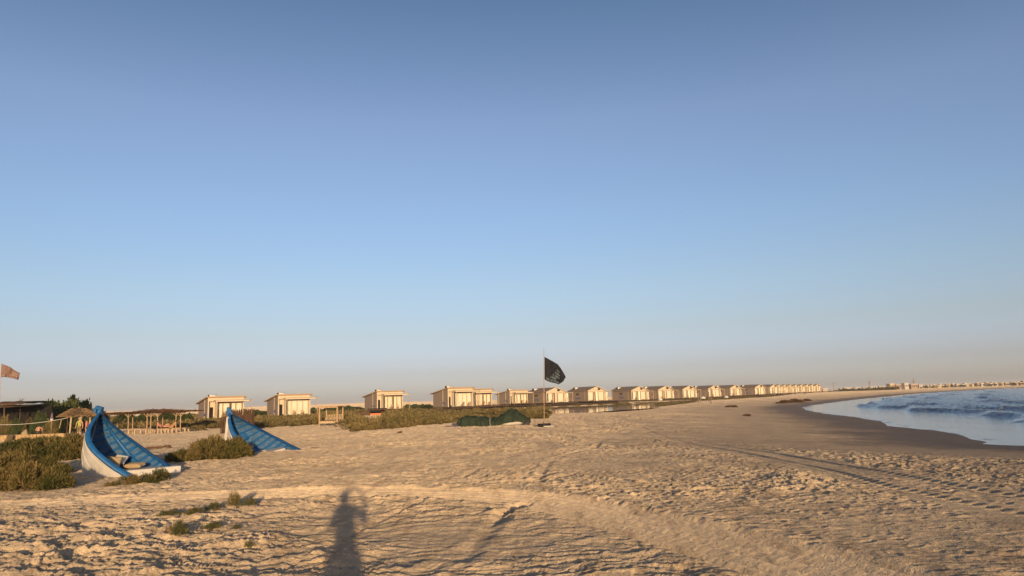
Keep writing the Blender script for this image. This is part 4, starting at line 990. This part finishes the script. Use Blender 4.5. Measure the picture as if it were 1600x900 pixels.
for x in range(142, 290, 6): b.bar(far(x, 648.2-(x-142)*.03, Yp-.5)-O, far(x, 648.2-(x-142)*.03, Yp+3.6)-O, .06)
b.build('beam', M['dark_wood'], root)
n0 = 5200; t = nrg.uniform(0, 1, n0); gap = ((t > .0)&(t < .16)) | ((t > .28)); t = t[gap]; n0 = len(t)
a0 = far(142, 648, Yp)-O; a1 = far(290, 643.2, Yp)-O
base = np.stack([a0.x+(a1.x-a0.x)*t, np.full(n0, a0.y)+nrg.uniform(-.6, 3.7, n0), a0.z+(a1.z-a0.z)*t+.05+nrg.uniform(0, 1, n0)**2*.26*np.exp(-((t-.62)/.16)**2)+nrg.uniform(-.02,.05,n0)], 1)
dr = nrg.normal(size=(n0, 3))*np.array([.35,.25,.05]); V, T = blades(base, base+dr, np.full(n0, .03), nrg.uniform(.0, .5, n0))
f = bpy.data.objects.new('brush_roof', leaf_mesh('brush_roof', V, T, M['weed'])); C.objects.link(f); f.parent = root
def lounger(x0, x1, Y, label):
    a = gpt(x0, Y); c = gpt(x1, Y); L_ = c.x-a.x; r = empty('lounge_bench', a, R(2), label, 'lounger', 'low benches under the pergola')
    MB().box((L_/2, .45, .40), (L_, .95, .09)).build('mattress', M['tan_wood'], r); 
    for x in (.08, L_*.36, L_*.68, L_-.08):
        MB().box((x, .05, .17), (.13, .13, .42)).build('leg', M['pale_wood'], r)
    for x in (.08, L_-.08): MB().box((x, .85, .17), (.13, .13, .42)).build('leg', M['pale_wood'], r)
    return r, a
lounger(200, 229, 71.5, 'long empty bench at the left end under the pergola'); r, la = lounger(245.5, 264, 71.5, 'bench with two people lying on it under the pergola'); lounger(268, 290, 72, 'bench at the right end under the pergola')
q = la+Vector((.25, .2, .46)); q.x += .2; person(q, R(10), 'person reclining nearest the left on the right hand bench', 'pink', 'black', pose='recline', h=1.65, bottom_len=.3)
q = la+Vector((1.05, .65, .46)); person(q, R(170), 'bare chested person with knees up on the right hand bench', None, 'olive', pose='recline', h=1.75, bottom_len=.6)
for i, x in enumerate((234, 240)):
    a = gpt(x, 71); r = empty('stool', a, 0, ['wooden stool right of the empty bench', 'wooden stool left of the occupied bench'][i], 'stool'); MB().box((0,0,.40), (.3,.3,.05)).build('seat', M['pale_wood'], r)
    for s_ in (-.1,.1): MB().box((s_,0,.17), (.08,.12,.42)).build('leg', M['pale_wood'], r)
# ------------------------------------------------------------------ straw sunshade
Yu = 67; a = gpt(118, Yu); r = empty('straw_sunshade', a, 0, 'wide straw roofed sunshade on pale round posts above two people', 'sunshade'); O = a.copy()
cc_ = far(123, 650, Yu+.6)-O; ap = far(122, 637, Yu+.6)-O; RR_ = 26.5*Yu/F
rows = []
for k, q in enumerate(np.linspace(0, 1, 7)):
    z = ap.z+(cc_.z-ap.z)*(q**1.35); rows.append([(cc_.x+RR_*q*math.cos(a_)*(1+.04*math.sin(a_*7)), cc_.y+RR_*q*.9*math.sin(a_), z+(.05*math.sin(a_*5) if q == 1 else 0)) for a_ in [2*math.pi*j/32 for j in range(33)]])
MB().sheet(rows, .10).build('thatch', M['thatch'], r)
n0 = 2600; an = nrg.uniform(0, 2*math.pi, n0); q = nrg.uniform(.1, 1, n0)**.6
bs = np.stack([cc_.x+RR_*q*np.cos(an), cc_.y+RR_*q*.9*np.sin(an), ap.z+(cc_.z-ap.z)*q**1.35+.06], 1); dr = np.stack([np.cos(an)*.28, np.sin(an)*.25, -.12*np.ones(n0)], 1)+nrg.normal(size=(n0,3))*.05
V, T = blades(bs, bs+dr, np.full(n0, .025), nrg.uniform(.55, 1, n0)); f = bpy.data.objects.new('straw', leaf_mesh('straw', V, T, M['straw'])); C.objects.link(f); f.parent = r
for x0, x1, yb, Y in ((109,111.5,680,Yu-.8),(124.5,127,684.5,Yu-1.0),(140,141,682,Yu+.5)):
    g_ = gpt(x0, Y); MB().tube([g_-O-Vector((0,0,.15)), far(x1, 651, Y)-O], .075, 8).build('post', M['pale_wood'], r)
# ------------------------------------------------------------------ beach bar at the left edge
Yb = 76; a = gpt(20, Yb); r = empty('beach_bar', a, 0, 'dark open beach bar under a flat reed roof at the left edge', 'bar'); O = a.copy()
zl = far(0, 634.5, Yb).z-O.z; xl = far(-90, 640, Yb).x-O.x; xr = far(30, 640, Yb).x-O.x
rows = [[(xl+(xr-xl)*i/24, y, zl+(.25 if y > 0 else 0)+.04*math.sin(i*1.3)+.03*math.sin(i*3.1+y)+ .02*i/24*3) for i in range(25)] for y in (-1.2, 1.5, 5.5)]
MB().sheet(rows, .14).build('roof', M['reed'], r)
b = MB()
for i in range(13): b.tube([(xl+(xr-xl)*(i+.5)/13, -1.45, zl-.12), (xl+(xr-xl)*(i+.5)/13, 5.5, zl+.1)], .07, 6)
b.build('rafter', M['dark_wood'], r)
for i in range(6):
    x = xl+(xr-xl)*(i+.3)/6; MB().tube([(x,-.9,-.2),(x+.06,-.9,zl*.5),(x,-.9,zl-.1)], .08, 6).build('post', M['dark_wood'], r)
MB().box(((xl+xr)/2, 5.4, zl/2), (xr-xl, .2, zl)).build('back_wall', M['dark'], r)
MB().box(((xl+xr)/2, 1.2, .5), (xr-xl-1, .5, 1.05)).build('counter', M['dark_wood'], r)
# climbing plants at its front
G = 'climbing plants on the bar front'
for i, (x, Y, w, h) in enumerate([(4,75,26,26),(26,75,20,20),(44,75,26,27),(62,75,24,27),(84,74,26,20),(98,74,20,20),(-20,75,30,26)]):
    g_ = gpt(x, Y); rr = empty('climbing_plant', g_, i, ['leafy climber at the left edge under the bar roof','low leafy plant left of the tan folded shade','tall climber around the middle bar post','climber behind the crouching person','leafy plant right of the folded parasol','leafy plant left of the sunshade post','climber outside the left edge'][i], 'plant', G)
    rr.scale = (w*Y/F/2/.9, w*Y/F/2*.5, h*Y/F/.62); f = bpy.data.objects.new('foliage', ev[i % 3][0] if i % 2 else sp[i % 4][0]); C.objects.link(f); f.parent = rr
# bare little tree above the roof
g_ = gpt(29, 79); rr = empty('bare_tree', g_, 0, 'thin bare branches sticking up above the bar roof', 'tree', None); zt = far(29, 621, 79).z-g_.z; b = MB()
b.tube([(0,0,0),(.05,0,zt*.6),(0,0,zt*.82)], [.05,.04,.03], 5); b.build('trunk', M['bark'], rr); b = MB()
for k in range(12):
    s_ = rnd.uniform(-1, 1); z_ = rnd.uniform(.78, .9); b.tube([(0,0,zt*z_), (s_*.25,rnd.uniform(-.2,.2),zt*(z_+.06)), (s_*.42,rnd.uniform(-.3,.3),zt*rnd.uniform(.92,1.0))], [.02,.015,.008], 4)
b.build('branch', M['bark'], rr)
# low stone wall
root = empty('stone_wall', gpt(40, 64), 0, 'low rough yellowish stone wall in front of the beach bar', 'wall'); O = root.location.copy(); bl = MB()
for i in range(60):
    x = -14+i*1.95; g_ = gpt(x, 64)
    for k in range(3):
        s_ = rnd.uniform(.16, .24); bl.box((g_.x-O.x+rnd.uniform(-.03,.03), rnd.uniform(-.05,.05), g_.z-O.z+.08+k*.17), (s_, .3, .19), Matrix.Rotation(rnd.uniform(-.15,.15), 3, 'Y') @ Matrix.Rotation(rnd.uniform(-.2,.2), 3, 'Z'))
bl.build('stones', M['stone'], root, .02)
g_ = gpt(8, 63); o = MB().box((0,0,.25), (.95,.8,.6)).build('stone_block', M['stone'], None, .05); o.location = g_; tag(o, 'bright square yellow block at the left end of the stone wall', 'block')
g_ = gpt(39, 66); g_.z += .35; o = MB().tube([(0,0,0),(.03,0,.3),(.1,0,.6)], [.34,.24,.03], 8).build('folded_sunshade', M['beige'], None); o.location = g_; tag(o, 'small tan cone of folded canvas standing on the stone wall', 'sunshade')
# closed parasol
g_ = gpt(80, 72); r = empty('closed_parasol', g_, 0, 'closed blue and white parasol standing in the bar garden', 'parasol')
zt = far(80, 644, 72).z-g_.z; MB().tube([(0,0,0),(0,0,zt)], .02, 6).build('pole', M['pale_wood'], r); MB().tube([(0,0,zt-.62),(0,0,zt-.35),(0,0,zt)], [.13,.10,.02], 8).build('canopy', M['mauve'], r)
MB().tube([(0,0,zt-.85),(0,0,zt-.62)], [.10,.135], 8).build('valance', M['linen'], r)
# pale rope / net tape stretched across
a = far(-40, 661.5, 66); c = far(106, 652.8, 66); root = empty('net', a, 0, 'long pale tape of a beach net slanting down to the left edge', 'net')
pts = [a.lerp(c, t)-a-Vector((0,0,.32*4*t*(1-t))) for t in np.linspace(0, 1, 16)]; MB().tube(pts, .022, 5).build('tape', M['linen'], root)
b = MB().bar((c-a), Vector((c.x-a.x, 0, gh(c.x, c.y)-a.z)), .06); b.build('post', M['dark_wood'], root); b = MB().bar((0,0,0), (0,0,gh(a.x,a.y)-a.z), .06); b.build('post', M['dark_wood'], root)
b = MB().bar(far(96,656,70)-a, far(93,669,70)-a, .05); b.build('stay', M['pale_wood'], root)
# ------------------------------------------------------------------ driftwood
g_ = on(246, 702); o = MB().tube([(-.75,.1,.05),(-.3,0,.09),(.2,.05,.07),(.7,-.05,.06)], [.03,.055,.06,.03], 7).tube([(-.6,-.15,.04),(0,.02,.12),(.5,.16,.05)], [.02,.035,.015], 6).tube([(.35,-.02,.09),(.62,-.04,.10)], [.09,.08], 8).build('driftwood', M['drift'], None); o.location = g_; tag(o, 'dark driftwood branch lying on the sand between the boats', 'driftwood')
# reed screens behind the farther boat
def reeds(x0, x1, Y, top, n_, label, h_vary=.35):
    g_ = gpt((x0+x1)/2, Y); r = empty('reed_screen', g_, 0, label, 'fence', 'brown reed screens behind the farther boat'); b = MB(); wx = (x1-x0)*Y/F
    zt = far((x0+x1)/2, top, Y).z-g_.z
    for i in range(n_):
        x = rnd.uniform(-wx/2, wx/2); y = rnd.uniform(-.25, .25); z = zt*rnd.uniform(1-h_vary, 1.0); b.bar((x,y,-.1), (x+rnd.uniform(-.15,.15), y+rnd.uniform(-.1,.1), z), .035)
    b.build('reeds', M['reed'], r); MB().box((0,0,zt*.35), (wx,.06,.06)).build('rail', M['dark_wood'], r)
reeds(344, 357, 66, 642, 42, 'thin gappy reed screen left of the farther boat tip', .5); reeds(358, 396, 70, 638.5, 260, 'dense reddish brown reed screen right of the farther boat tip', .3); reeds(452, 458, 90, 648, 20, 'single bunch of reeds left of the second cabin', .3) if False else None
# ------------------------------------------------------------------ canopied daybed
g_ = on(513, 666); Yg = g_.y; r = empty('canopied_daybed', g_, R(-4), 'wooden canopied daybed standing alone on the sand edge', 'daybed'); s_ = Yg/F
wx = 28*s_; zt = far(513, 635.5, Yg).z-g_.z; dp = 1.9
for x, y, w in ((-wx/2,0,.12),(wx/2,0,.12),(-wx/2+.05,dp,.10),(wx/2-.05,dp,.10)): MB().box((x,y,zt/2-.1), (w,w,zt+.2)).build('post', M['tan_wood'], r)
b = MB()
for k in range(9): b.box((0, -.2+k*(dp+.4)/8, zt+.06), (wx+.7,.11,.05))
b.build('canopy_slats', M['tan_wood'], r); b = MB().box((0,0,zt-.04), (wx-.12,.07,.12)).box((0,dp,zt-.04), (wx-.2,.07,.12)); b.build('beam', M['tan_wood'], r)
MB().box((0,dp/2,.42), (wx-.14,dp-.1,.14)).build('mattress', M['tan_wood'], r); MB().box((0,-.02,.34), (wx-.12,.07,.16)).build('bed_rail', M['pale_wood'], r)
b = MB()
for k in range(6): b.bar((-wx/2+.1+k*(wx-.2)/6, dp-.06, .5), (-wx/2+.1+(k+1)*(wx-.2)/6, dp-.06, .95), .05).bar((-wx/2+.1+k*(wx-.2)/6, dp-.1, .95), (-wx/2+.1+(k+1)*(wx-.2)/6, dp-.1, .5), .05)
b.box((0,dp-.08,1.0), (wx-.2,.06,.06)); b.build('lattice_back', M['pale_wood'], r)
for k in range(4):
    o = cushion('cushion', 'pale cushion '+['at the left end','left of centre','right of centre','at the right end'][k]+' of the canopied daybed', g_+Vector(((k-1.5)*wx/4.4, dp-.35, .68)), (.30,.26,.10), (1.2,0,0), M['beige'])
# ------------------------------------------------------------------ flags
def wave_sheet(outl, O, Y, nu=22, nv=16, amp=.13, seed=1, thin=.004):
    """outl = four rows of pixel corners (top edge list, bottom edge list); returns function (u, v) -> point"""
    top, bot = outl
    def ed(L, u):
        t = u*(len(L)-1); k = min(int(t), len(L)-2); f_ = t-k; return (L[k][0]*(1-f_)+L[k+1][0]*f_, L[k][1]*(1-f_)+L[k+1][1]*f_)
    def fn(u, v, off=0):
        a = ed(top, u); b_ = ed(bot, u); x = a[0]*(1-v)+b_[0]*v; y = a[1]*(1-v)+b_[1]*v
        dY = amp*(math.sin(u*9+v*3+seed)+.5*math.sin(u*17-v*5))*min(1, u*4)-off+.25*u
        return far(x, y, Y+dY)-O
    return fn
def flag(name_root, poleX, poleTop, poleBot, lean, outl, Y, label, mflag, mtext, rows, group='beach flags'):
    g_ = on(*poleBot) if poleBot[1] > 660 and Y is None else gpt(poleBot[0], Y)
    Y = g_.y; root = empty('flagpole', g_, 0, label, 'flag', group); O = g_.copy(); tp = far(*poleTop, Y)-O
    MB().tube([(0,0,-.3), tp*.4, tp], [.028,.024,.016], 8).build('pole', M['tan_wood'], root)
    fn = wave_sheet(outl, O, Y); rows_ = [[fn(i/24, j/14) for i in range(25)] for j in range(15)]
    fl = MB().sheet(rows_, .006).build('flag', mflag, root)
    b = MB()
    for (u0, v0, du, dv, txt, slant) in rows:
        GL = {'A':'010101111101101','B':'110101110101110','C':'011100100100011','E':'111100110100111','H':'101101111101101','N':'110101101101101','O':'010101101101010','S':'011100010001110','V':'101101101101010','T':'111010010010010','K':'101101110101101','I':'010010010010010','L':'100100100100111','G':'011100101101011','&':'010101010101011','R':'110101110101101','D':'110101101101110'}
        for k, ch in enumerate(txt):
            bits = GL.get(ch, '0'*15)
            for q in range(15):
                if bits[q] == '1':
                    cx_, cy_ = q % 3, q//3; uu = u0+(k+cx_/3.6)*du; vv = v0+cy_/5*dv+slant*(k+cx_/3.6)
                    for off in (.012, -.016):
                        A_ = [fn(uu, vv, off), fn(uu+du/3.5, vv, off), fn(uu+du/3.5, vv+dv/5, off), fn(uu, vv+dv/5, off)]; b.add(A_, [(0,1,2,3)])
    if rows: b.build('print', mtext, fl)
    return root, O
r, O = flag('f', 850, (849.8,545), (850.3,663.5), 0, ([(850.8,557.5),(861,563),(871.5,569),(876,575),(881,583),(884,589)], [(850.8,592.5),(855,595.5),(861,597.5),(867,598.5),(873,600.8),(880,596)]), 48.5,
   'tall pole with a black flag printed in pale letters, standing on the open sand', M['flag_black'], M['letter'],
   [(.47,.22,.055,.10,'BOO',.0),(.42,.38,.055,.10,'BEACH',0),(.36,.54,.055,.10,'& BEACH',0),(.30,.68,.058,.10,'LODGE',0),(.10,.84,.07,.11,'COLLECTION',0)])
O = O
g_ = on(851, 668); g2 = Vector((O.x, O.y, O.z))
b = MB().tube([(-.42,-.25,.10),(.42,-.15,.10)], .12, 10); b.build('base_roll', M['black'], r)
MB().bar((-.9,.35,.03), (.5,.42,.03), .22, .06).build('base_plank', M['drift'], r)
MB().bar((-.05,-.5,.03), (.6,-.36,.04), .10, .05).build('base_board', M['linen'], r)
b = MB().bar((-.12,0,.0), (0,0,.35), .04).bar((.12,0,0), (0,0,.35), .04); b.build('brace', M['drift'], r)
flag('f', 2, (2.3,567), (-2,676), 0, ([(2.3,568.5),(10,571),(17,574),(22,578),(27,581),(31.5,583)], [(1,590),(6,589),(12,589.5),(18,591),(24,592),(28.5,593.5)]), 70,
   'faded red brown flag on a thin pole at the left edge', M['flag_red'], M['cream_print'], [(.50,.25,.055,.08,'BEACHES',.0),(.50,.42,.055,.08,'BEACHES',0),(.50,.60,.055,.08,'BEACHES',0),(.05,.86,.07,.07,'BEACH',0)])
# ------------------------------------------------------------------ tarpaulin covered boat
Yt = 47.5; g_ = on(770, 666); Yt = g_.y; root = empty('covered_boat', g_, 0, 'small boat wrapped in a crumpled dark green tarpaulin on the sand', 'boat'); O = g_.copy()
topc = [(714,661),(717,656),(722,652),(732,650),(745,650.5),(757,651),(765,653),(772,653.5),(780,651),(790,644),(799,637.5),(806,640),(813,645),(821,650),(826,653),(829,655)]
botc = [(716,662),(718,665),(723,667.5),(732,668.5),(745,668),(757,667.5),(765,666.5),(772,665.5),(780,663.5),(790,661),(799,659.5),(806,658.5),(813,658.5),(821,660.5),(826,661),(829,660.5)]
tx = [a[0] for a in topc]; rows = []
for i in range(121):
    x = 714+i*115/120; yt = np.interp(x, tx, [a[1] for a in topc]); yb = np.interp(x, tx, [a[1] for a in botc]); T_ = far(x, yt, Yt+.55)-O; B_ = far(x, yb, Yt-.15)-O
    B_.z = max(B_.z, -.03); row = []; wdt = .65 if 720 < x < 822 else .3
    peak = math.exp(-((x-799)/9)**2)
    for j in range(25):
        s_ = j/24*2-1; ph = abs(s_)
        prof = (1-ph**(2.6-1.5*peak)) ; z = B_.z+(T_.z-B_.z)*prof; y = .55+s_*wdt
        wr = .075*gn(x/5.0, s_*2.2+3)+.045*gn(x/2.1, s_*4)+.02*gn(x/.9, s_*9); fold = .055*abs(math.sin(x*.8+gn(x/3, 0)*3+ph*3))*(ph**2)
        row.append(Vector((T_.x+.01*math.sin(j), y+wr+fold, z+wr*(1-ph)*1.2)))
    rows.append(row)
MB().sheet(rows, .01).build('tarpaulin', M['tarp'], root)
b = MB(); hx0 = (far(783,660,Yt)-O).x; hx1 = (far(817,658,Yt)-O).x
b.tube([(hx0,.42,.10),(hx0+.4,.40,.13),(hx1-.3,.40,.19),(hx1,.45,.20)], [.05,.13,.15,.10], 10); b.build('hull', M['white'], root)
o = MB().box(((far(823,657,Yt)-O).x, .35, .12), (.45,.4,.30)).build('outboard_end', M['black'], root, .05)
b = MB()
b.tube([rows[54][j]+Vector((.02*math.sin(j*2),-.012,.012)) for j in range(0, 13)], .013, 5)
b.build('strap', M['linen'], root)
a = on(706, 667); o = MB().box((0,0,.04), (1.0,.9,.07)).build('mat', M['mauve'], None, .02); o.location = a; tag(o, 'flat mauve mat on the sand left of the tarpaulin', 'mat')
# ------------------------------------------------------------------ thin posts and little hulls by the footway
G = 'thin posts standing on the far sand'
for i, (x, y0, y1) in enumerate([(1091,628,609.5),(1094.5,627.5,619),(1107.5,626,612),(1110.8,629,606)]):
    g_ = on(x, y0); g_ = far(x, y0, min(g_.y, 150)); t = far(x, y1, g_.y); o = MB().tube([(0,0,-.2), t-g_], .085, 6).build('thin_post', M['grey_wood'], None); o.location = g_
    tag(o, ['leftmost of the four thin posts on the far sand','short post just right of the leftmost thin post','third thin post from the left, before the cabins','tallest and rightmost of the thin posts'][i], 'post', G)
for i, (x, y, w) in enumerate([(1099,623,7),(1135,621,6),(1032,625,6)]):
    g_ = far(x, y, 232 if i < 2 else 215); g_.z = max(gh(g_.x, g_.y), g_.z-.3); s_ = g_.y/F*w/2; o = MB().tube([(-s_,0,.1),(-s_*.6,0,.35),(0,0,.45),(s_*.7,0,.35),(s_,0,.15)], [.08,.35,.42,.3,.08], 10).build('dinghy', M['linen'], None); o.location = g_
    tag(o, ['upturned white dinghy just right of the short thin post','upturned white dinghy under the footway before the seventh gable cabin','small upturned white dinghy below the fourth gable cabin'][i], 'dinghy')
# shells and weed scraps on the sand
def litter(name, n_, region, size, material, label, flat=.4):
    b = MB()
    for _ in range(n_):
        x, y = region(); p = on(x, y)
        if lookup(GS, p.x, p.y) < 2: continue
        s_ = size*rnd.uniform(.5, 1.4)*(1+p.y/60); p.z = lookup(GZ, p.x, p.y)
        R3 = Matrix.Rotation(rnd.uniform(0,6.3), 3, 'Z'); pts = [p+R3 @ Vector((math.cos(t)*s_, math.sin(t)*s_*.6, 0)) for t in (0,1.2,2.4,3.6,4.9)]
        b.add([q+Vector((0,0,-.01)) for q in pts]+[p+Vector((0,0,s_*flat+.012))], [(k, (k+1)%5, 5) for k in range(5)])
    o = b.build(name, material, None); tag(o, label, 'litter', None, 'stuff')
litter('shells', 60, lambda: (rnd.uniform(500, 1600), rnd.uniform(650, 890)), .007, M['linen'], 'scattered white shell bits on the sand')
litter('weed_scraps', 420, lambda: (rnd.gauss(0,1)*0+rnd.uniform(1080,1600), 0) if False else (lambda x: (x, np.interp(x, [1100,1300,1600],[665,690,745])+rnd.gauss(0,9)))(rnd.uniform(1120,1600)),   .011, M['weed'], 'dark dry weed scraps along the tide line')

litter('beach_debris', 900, lambda: (rnd.uniform(0, 1600), 660+235*rnd.random()**1.2), .008, M['weed'], 'small dark bits of twig and weed strewn over the sand')
# ------------------------------------------------------------------ far town across the bay
def town_house(px, ybase, Y, wpx, hpx, label, material, windows=2, roofm=None, group='pale buildings of the far town across the bay'):
    p = far(px, ybase, Y); s_ = Y/F; w = wpx*s_; h = hpx*s_; z0 = gh(p.x, p.y); d = w*.8; zb = p.z
    r = empty('town_building', p, R(15)+rnd.uniform(-.3, .3), label, 'building', group)
    MB().box((w/2, d/2, (h+min(0, z0-zb-.5))/2+0), (w, d, h-min(0, z0-zb-.5))).build('wall', material, r)
    MB().box((w/2, d/2, h+.15), (w+.3, d+.3, .3)).build('roof', roofm or M['cream'], r)
    b = MB()
    for k in range(windows): b.box((w*(k+.5)/windows, -.03, h*.55), (w/windows*.35, .08, h*.35))
    b.build('windows', M['dark'], r)
rt = random.Random(5)
sx = [1278,1350,1440,1500,1600,1720]; sy = [612.5,610.2,606.8,604.4,600.6,597]
T_W = mat('town_white', (.46,.41,.35), .9, .1, .3); T_T = mat('town_tan', (.30,.22,.16), .9, .15, .3); T_C = mat('town_ochre', (.46,.35,.20), .9, .1, .3)
special = [(1281,4,5.5,T_W,'white narrow building right after the last cabin'),(1286,8,4,T_W,'low white building with a red roof past the cabins'),(1374,4,4.5,T_T,'small tan block left of the large hotel'),(1391,9,8,T_C,'bright left wing of the large flat hotel on the bay'),(1401,12,6.5,T_T,'tan middle of the large flat hotel on the bay'),(1414,8,8,T_W,'white right end of the large flat hotel on the bay'),(1424,12,6,T_T,'long tan block right of the hotel')]
for i, (x, w, h, m_, lb) in enumerate(special): town_house(x, np.interp(x, sx, sy)-.5, 640, w, h, lb, m_, 3)
for i in range(58):
    x = 1436+i*4.8+rt.uniform(-1.5, 1.5); near = rt.random() < .35
    Y = 720 if near else 950; yb = np.interp(x, sx, sy)-(.4 if near else 1.6)
    w = rt.uniform(3, 9) if near else rt.uniform(3, 8); h = rt.uniform(1.8, 3.4) if near else rt.uniform(1.6, 4)
    town_house(x, yb, Y, w, h, 'small pale flat roofed building in the far town across the bay', [T_W, T_C, T_T, T_W][rt.randrange(4)], 2)
for i in range(24):
    x = 1312+i*5.2+rt.uniform(-2, 2); town_house(x, np.interp(x, sx, sy)-1.8, 980, rt.uniform(4, 9), rt.uniform(2.0, 3.4), 'pale building in the back row of the town, partly behind trees', T_W if i % 2 else T_T, 2)
def far_tree(px, ybase, Y, wpx, hpx, k, label='small dark tree among the far town buildings'):
    p = far(px, ybase, Y); s_ = Y/F; r = empty('town_tree', p, k, label, 'tree', 'dark trees along the far shore'); r.scale = (wpx*s_/2/.9, wpx*s_/2/.9, hpx*s_/.9)
    f = bpy.data.objects.new('crown', far_crown[k % 3]); C.objects.link(f); f.parent = r; t = bpy.data.objects.new('trunk', tm); C.objects.link(t); t.parent = r
far_crown = []
for _ in range(3):
    V, T = bush_arrays(1, 1, .9, 160, .35, .14, 3, .3, 7, .45); far_crown.append(leaf_mesh('far_crown', V, T, M['shrub']))
for i in range(26):
    x = 1298+i*4.1+rt.uniform(-2, 2); far_tree(x, np.interp(x, sx, sy)+.2, 600, rt.uniform(7, 13), rt.uniform(2.5, 5.5) if x > 1312 else rt.uniform(2, 3), i)
for i in range(46):
    x = 1404+i*4.5+rt.uniform(-3, 3); far_tree(x, np.interp(x, sx, sy)-.2, 740+rt.uniform(-40, 40), rt.uniform(3, 7), rt.uniform(1.6, 3.6) if i % 9 else 5.2, i)
for i, (x, h, w) in enumerate([(1303,12,.5),(1360,14,.6),(1429,14,.8)]):
    p = far(x, np.interp(x, sx, sy)-1, 900); o = MB().tube([(0,0,-3),(0,0,h*900/F)], .38, 6); o.box((0,0,h*900/F*.7), (1.6,1.6,3.0)) if i else None
    o = o.build('mast', M['roof'], None); o.location = p; tag(o, ['thin mast just past the last cabins','plain mast above the long dark trees','tallest mast, above the hotel'][i], 'mast', 'masts of the far town')
# ------------------------------------------------------------------ the thin evening air
hb = MB().box((0, 3000, 8.5), (9000, 7000, 27)); hm = bpy.data.materials.new('haze_air'); hm.use_nodes = True; n = hm.node_tree.nodes; l = hm.node_tree.links
n.remove(n['Principled BSDF']); pv = n.new('ShaderNodeVolumePrincipled'); pv.inputs['Density'].default_value = 0.00019; pv.inputs['Color'].default_value = (.93,.95,.95,1); pv.inputs['Anisotropy'].default_value = 0.0
l.new(pv.outputs[0], n['Material Output'].inputs['Volume'])
hz = hb.build('haze', hm, None); tag(hz, kind='stuff', label='thin pale evening haze over the whole beach', cat='haze')
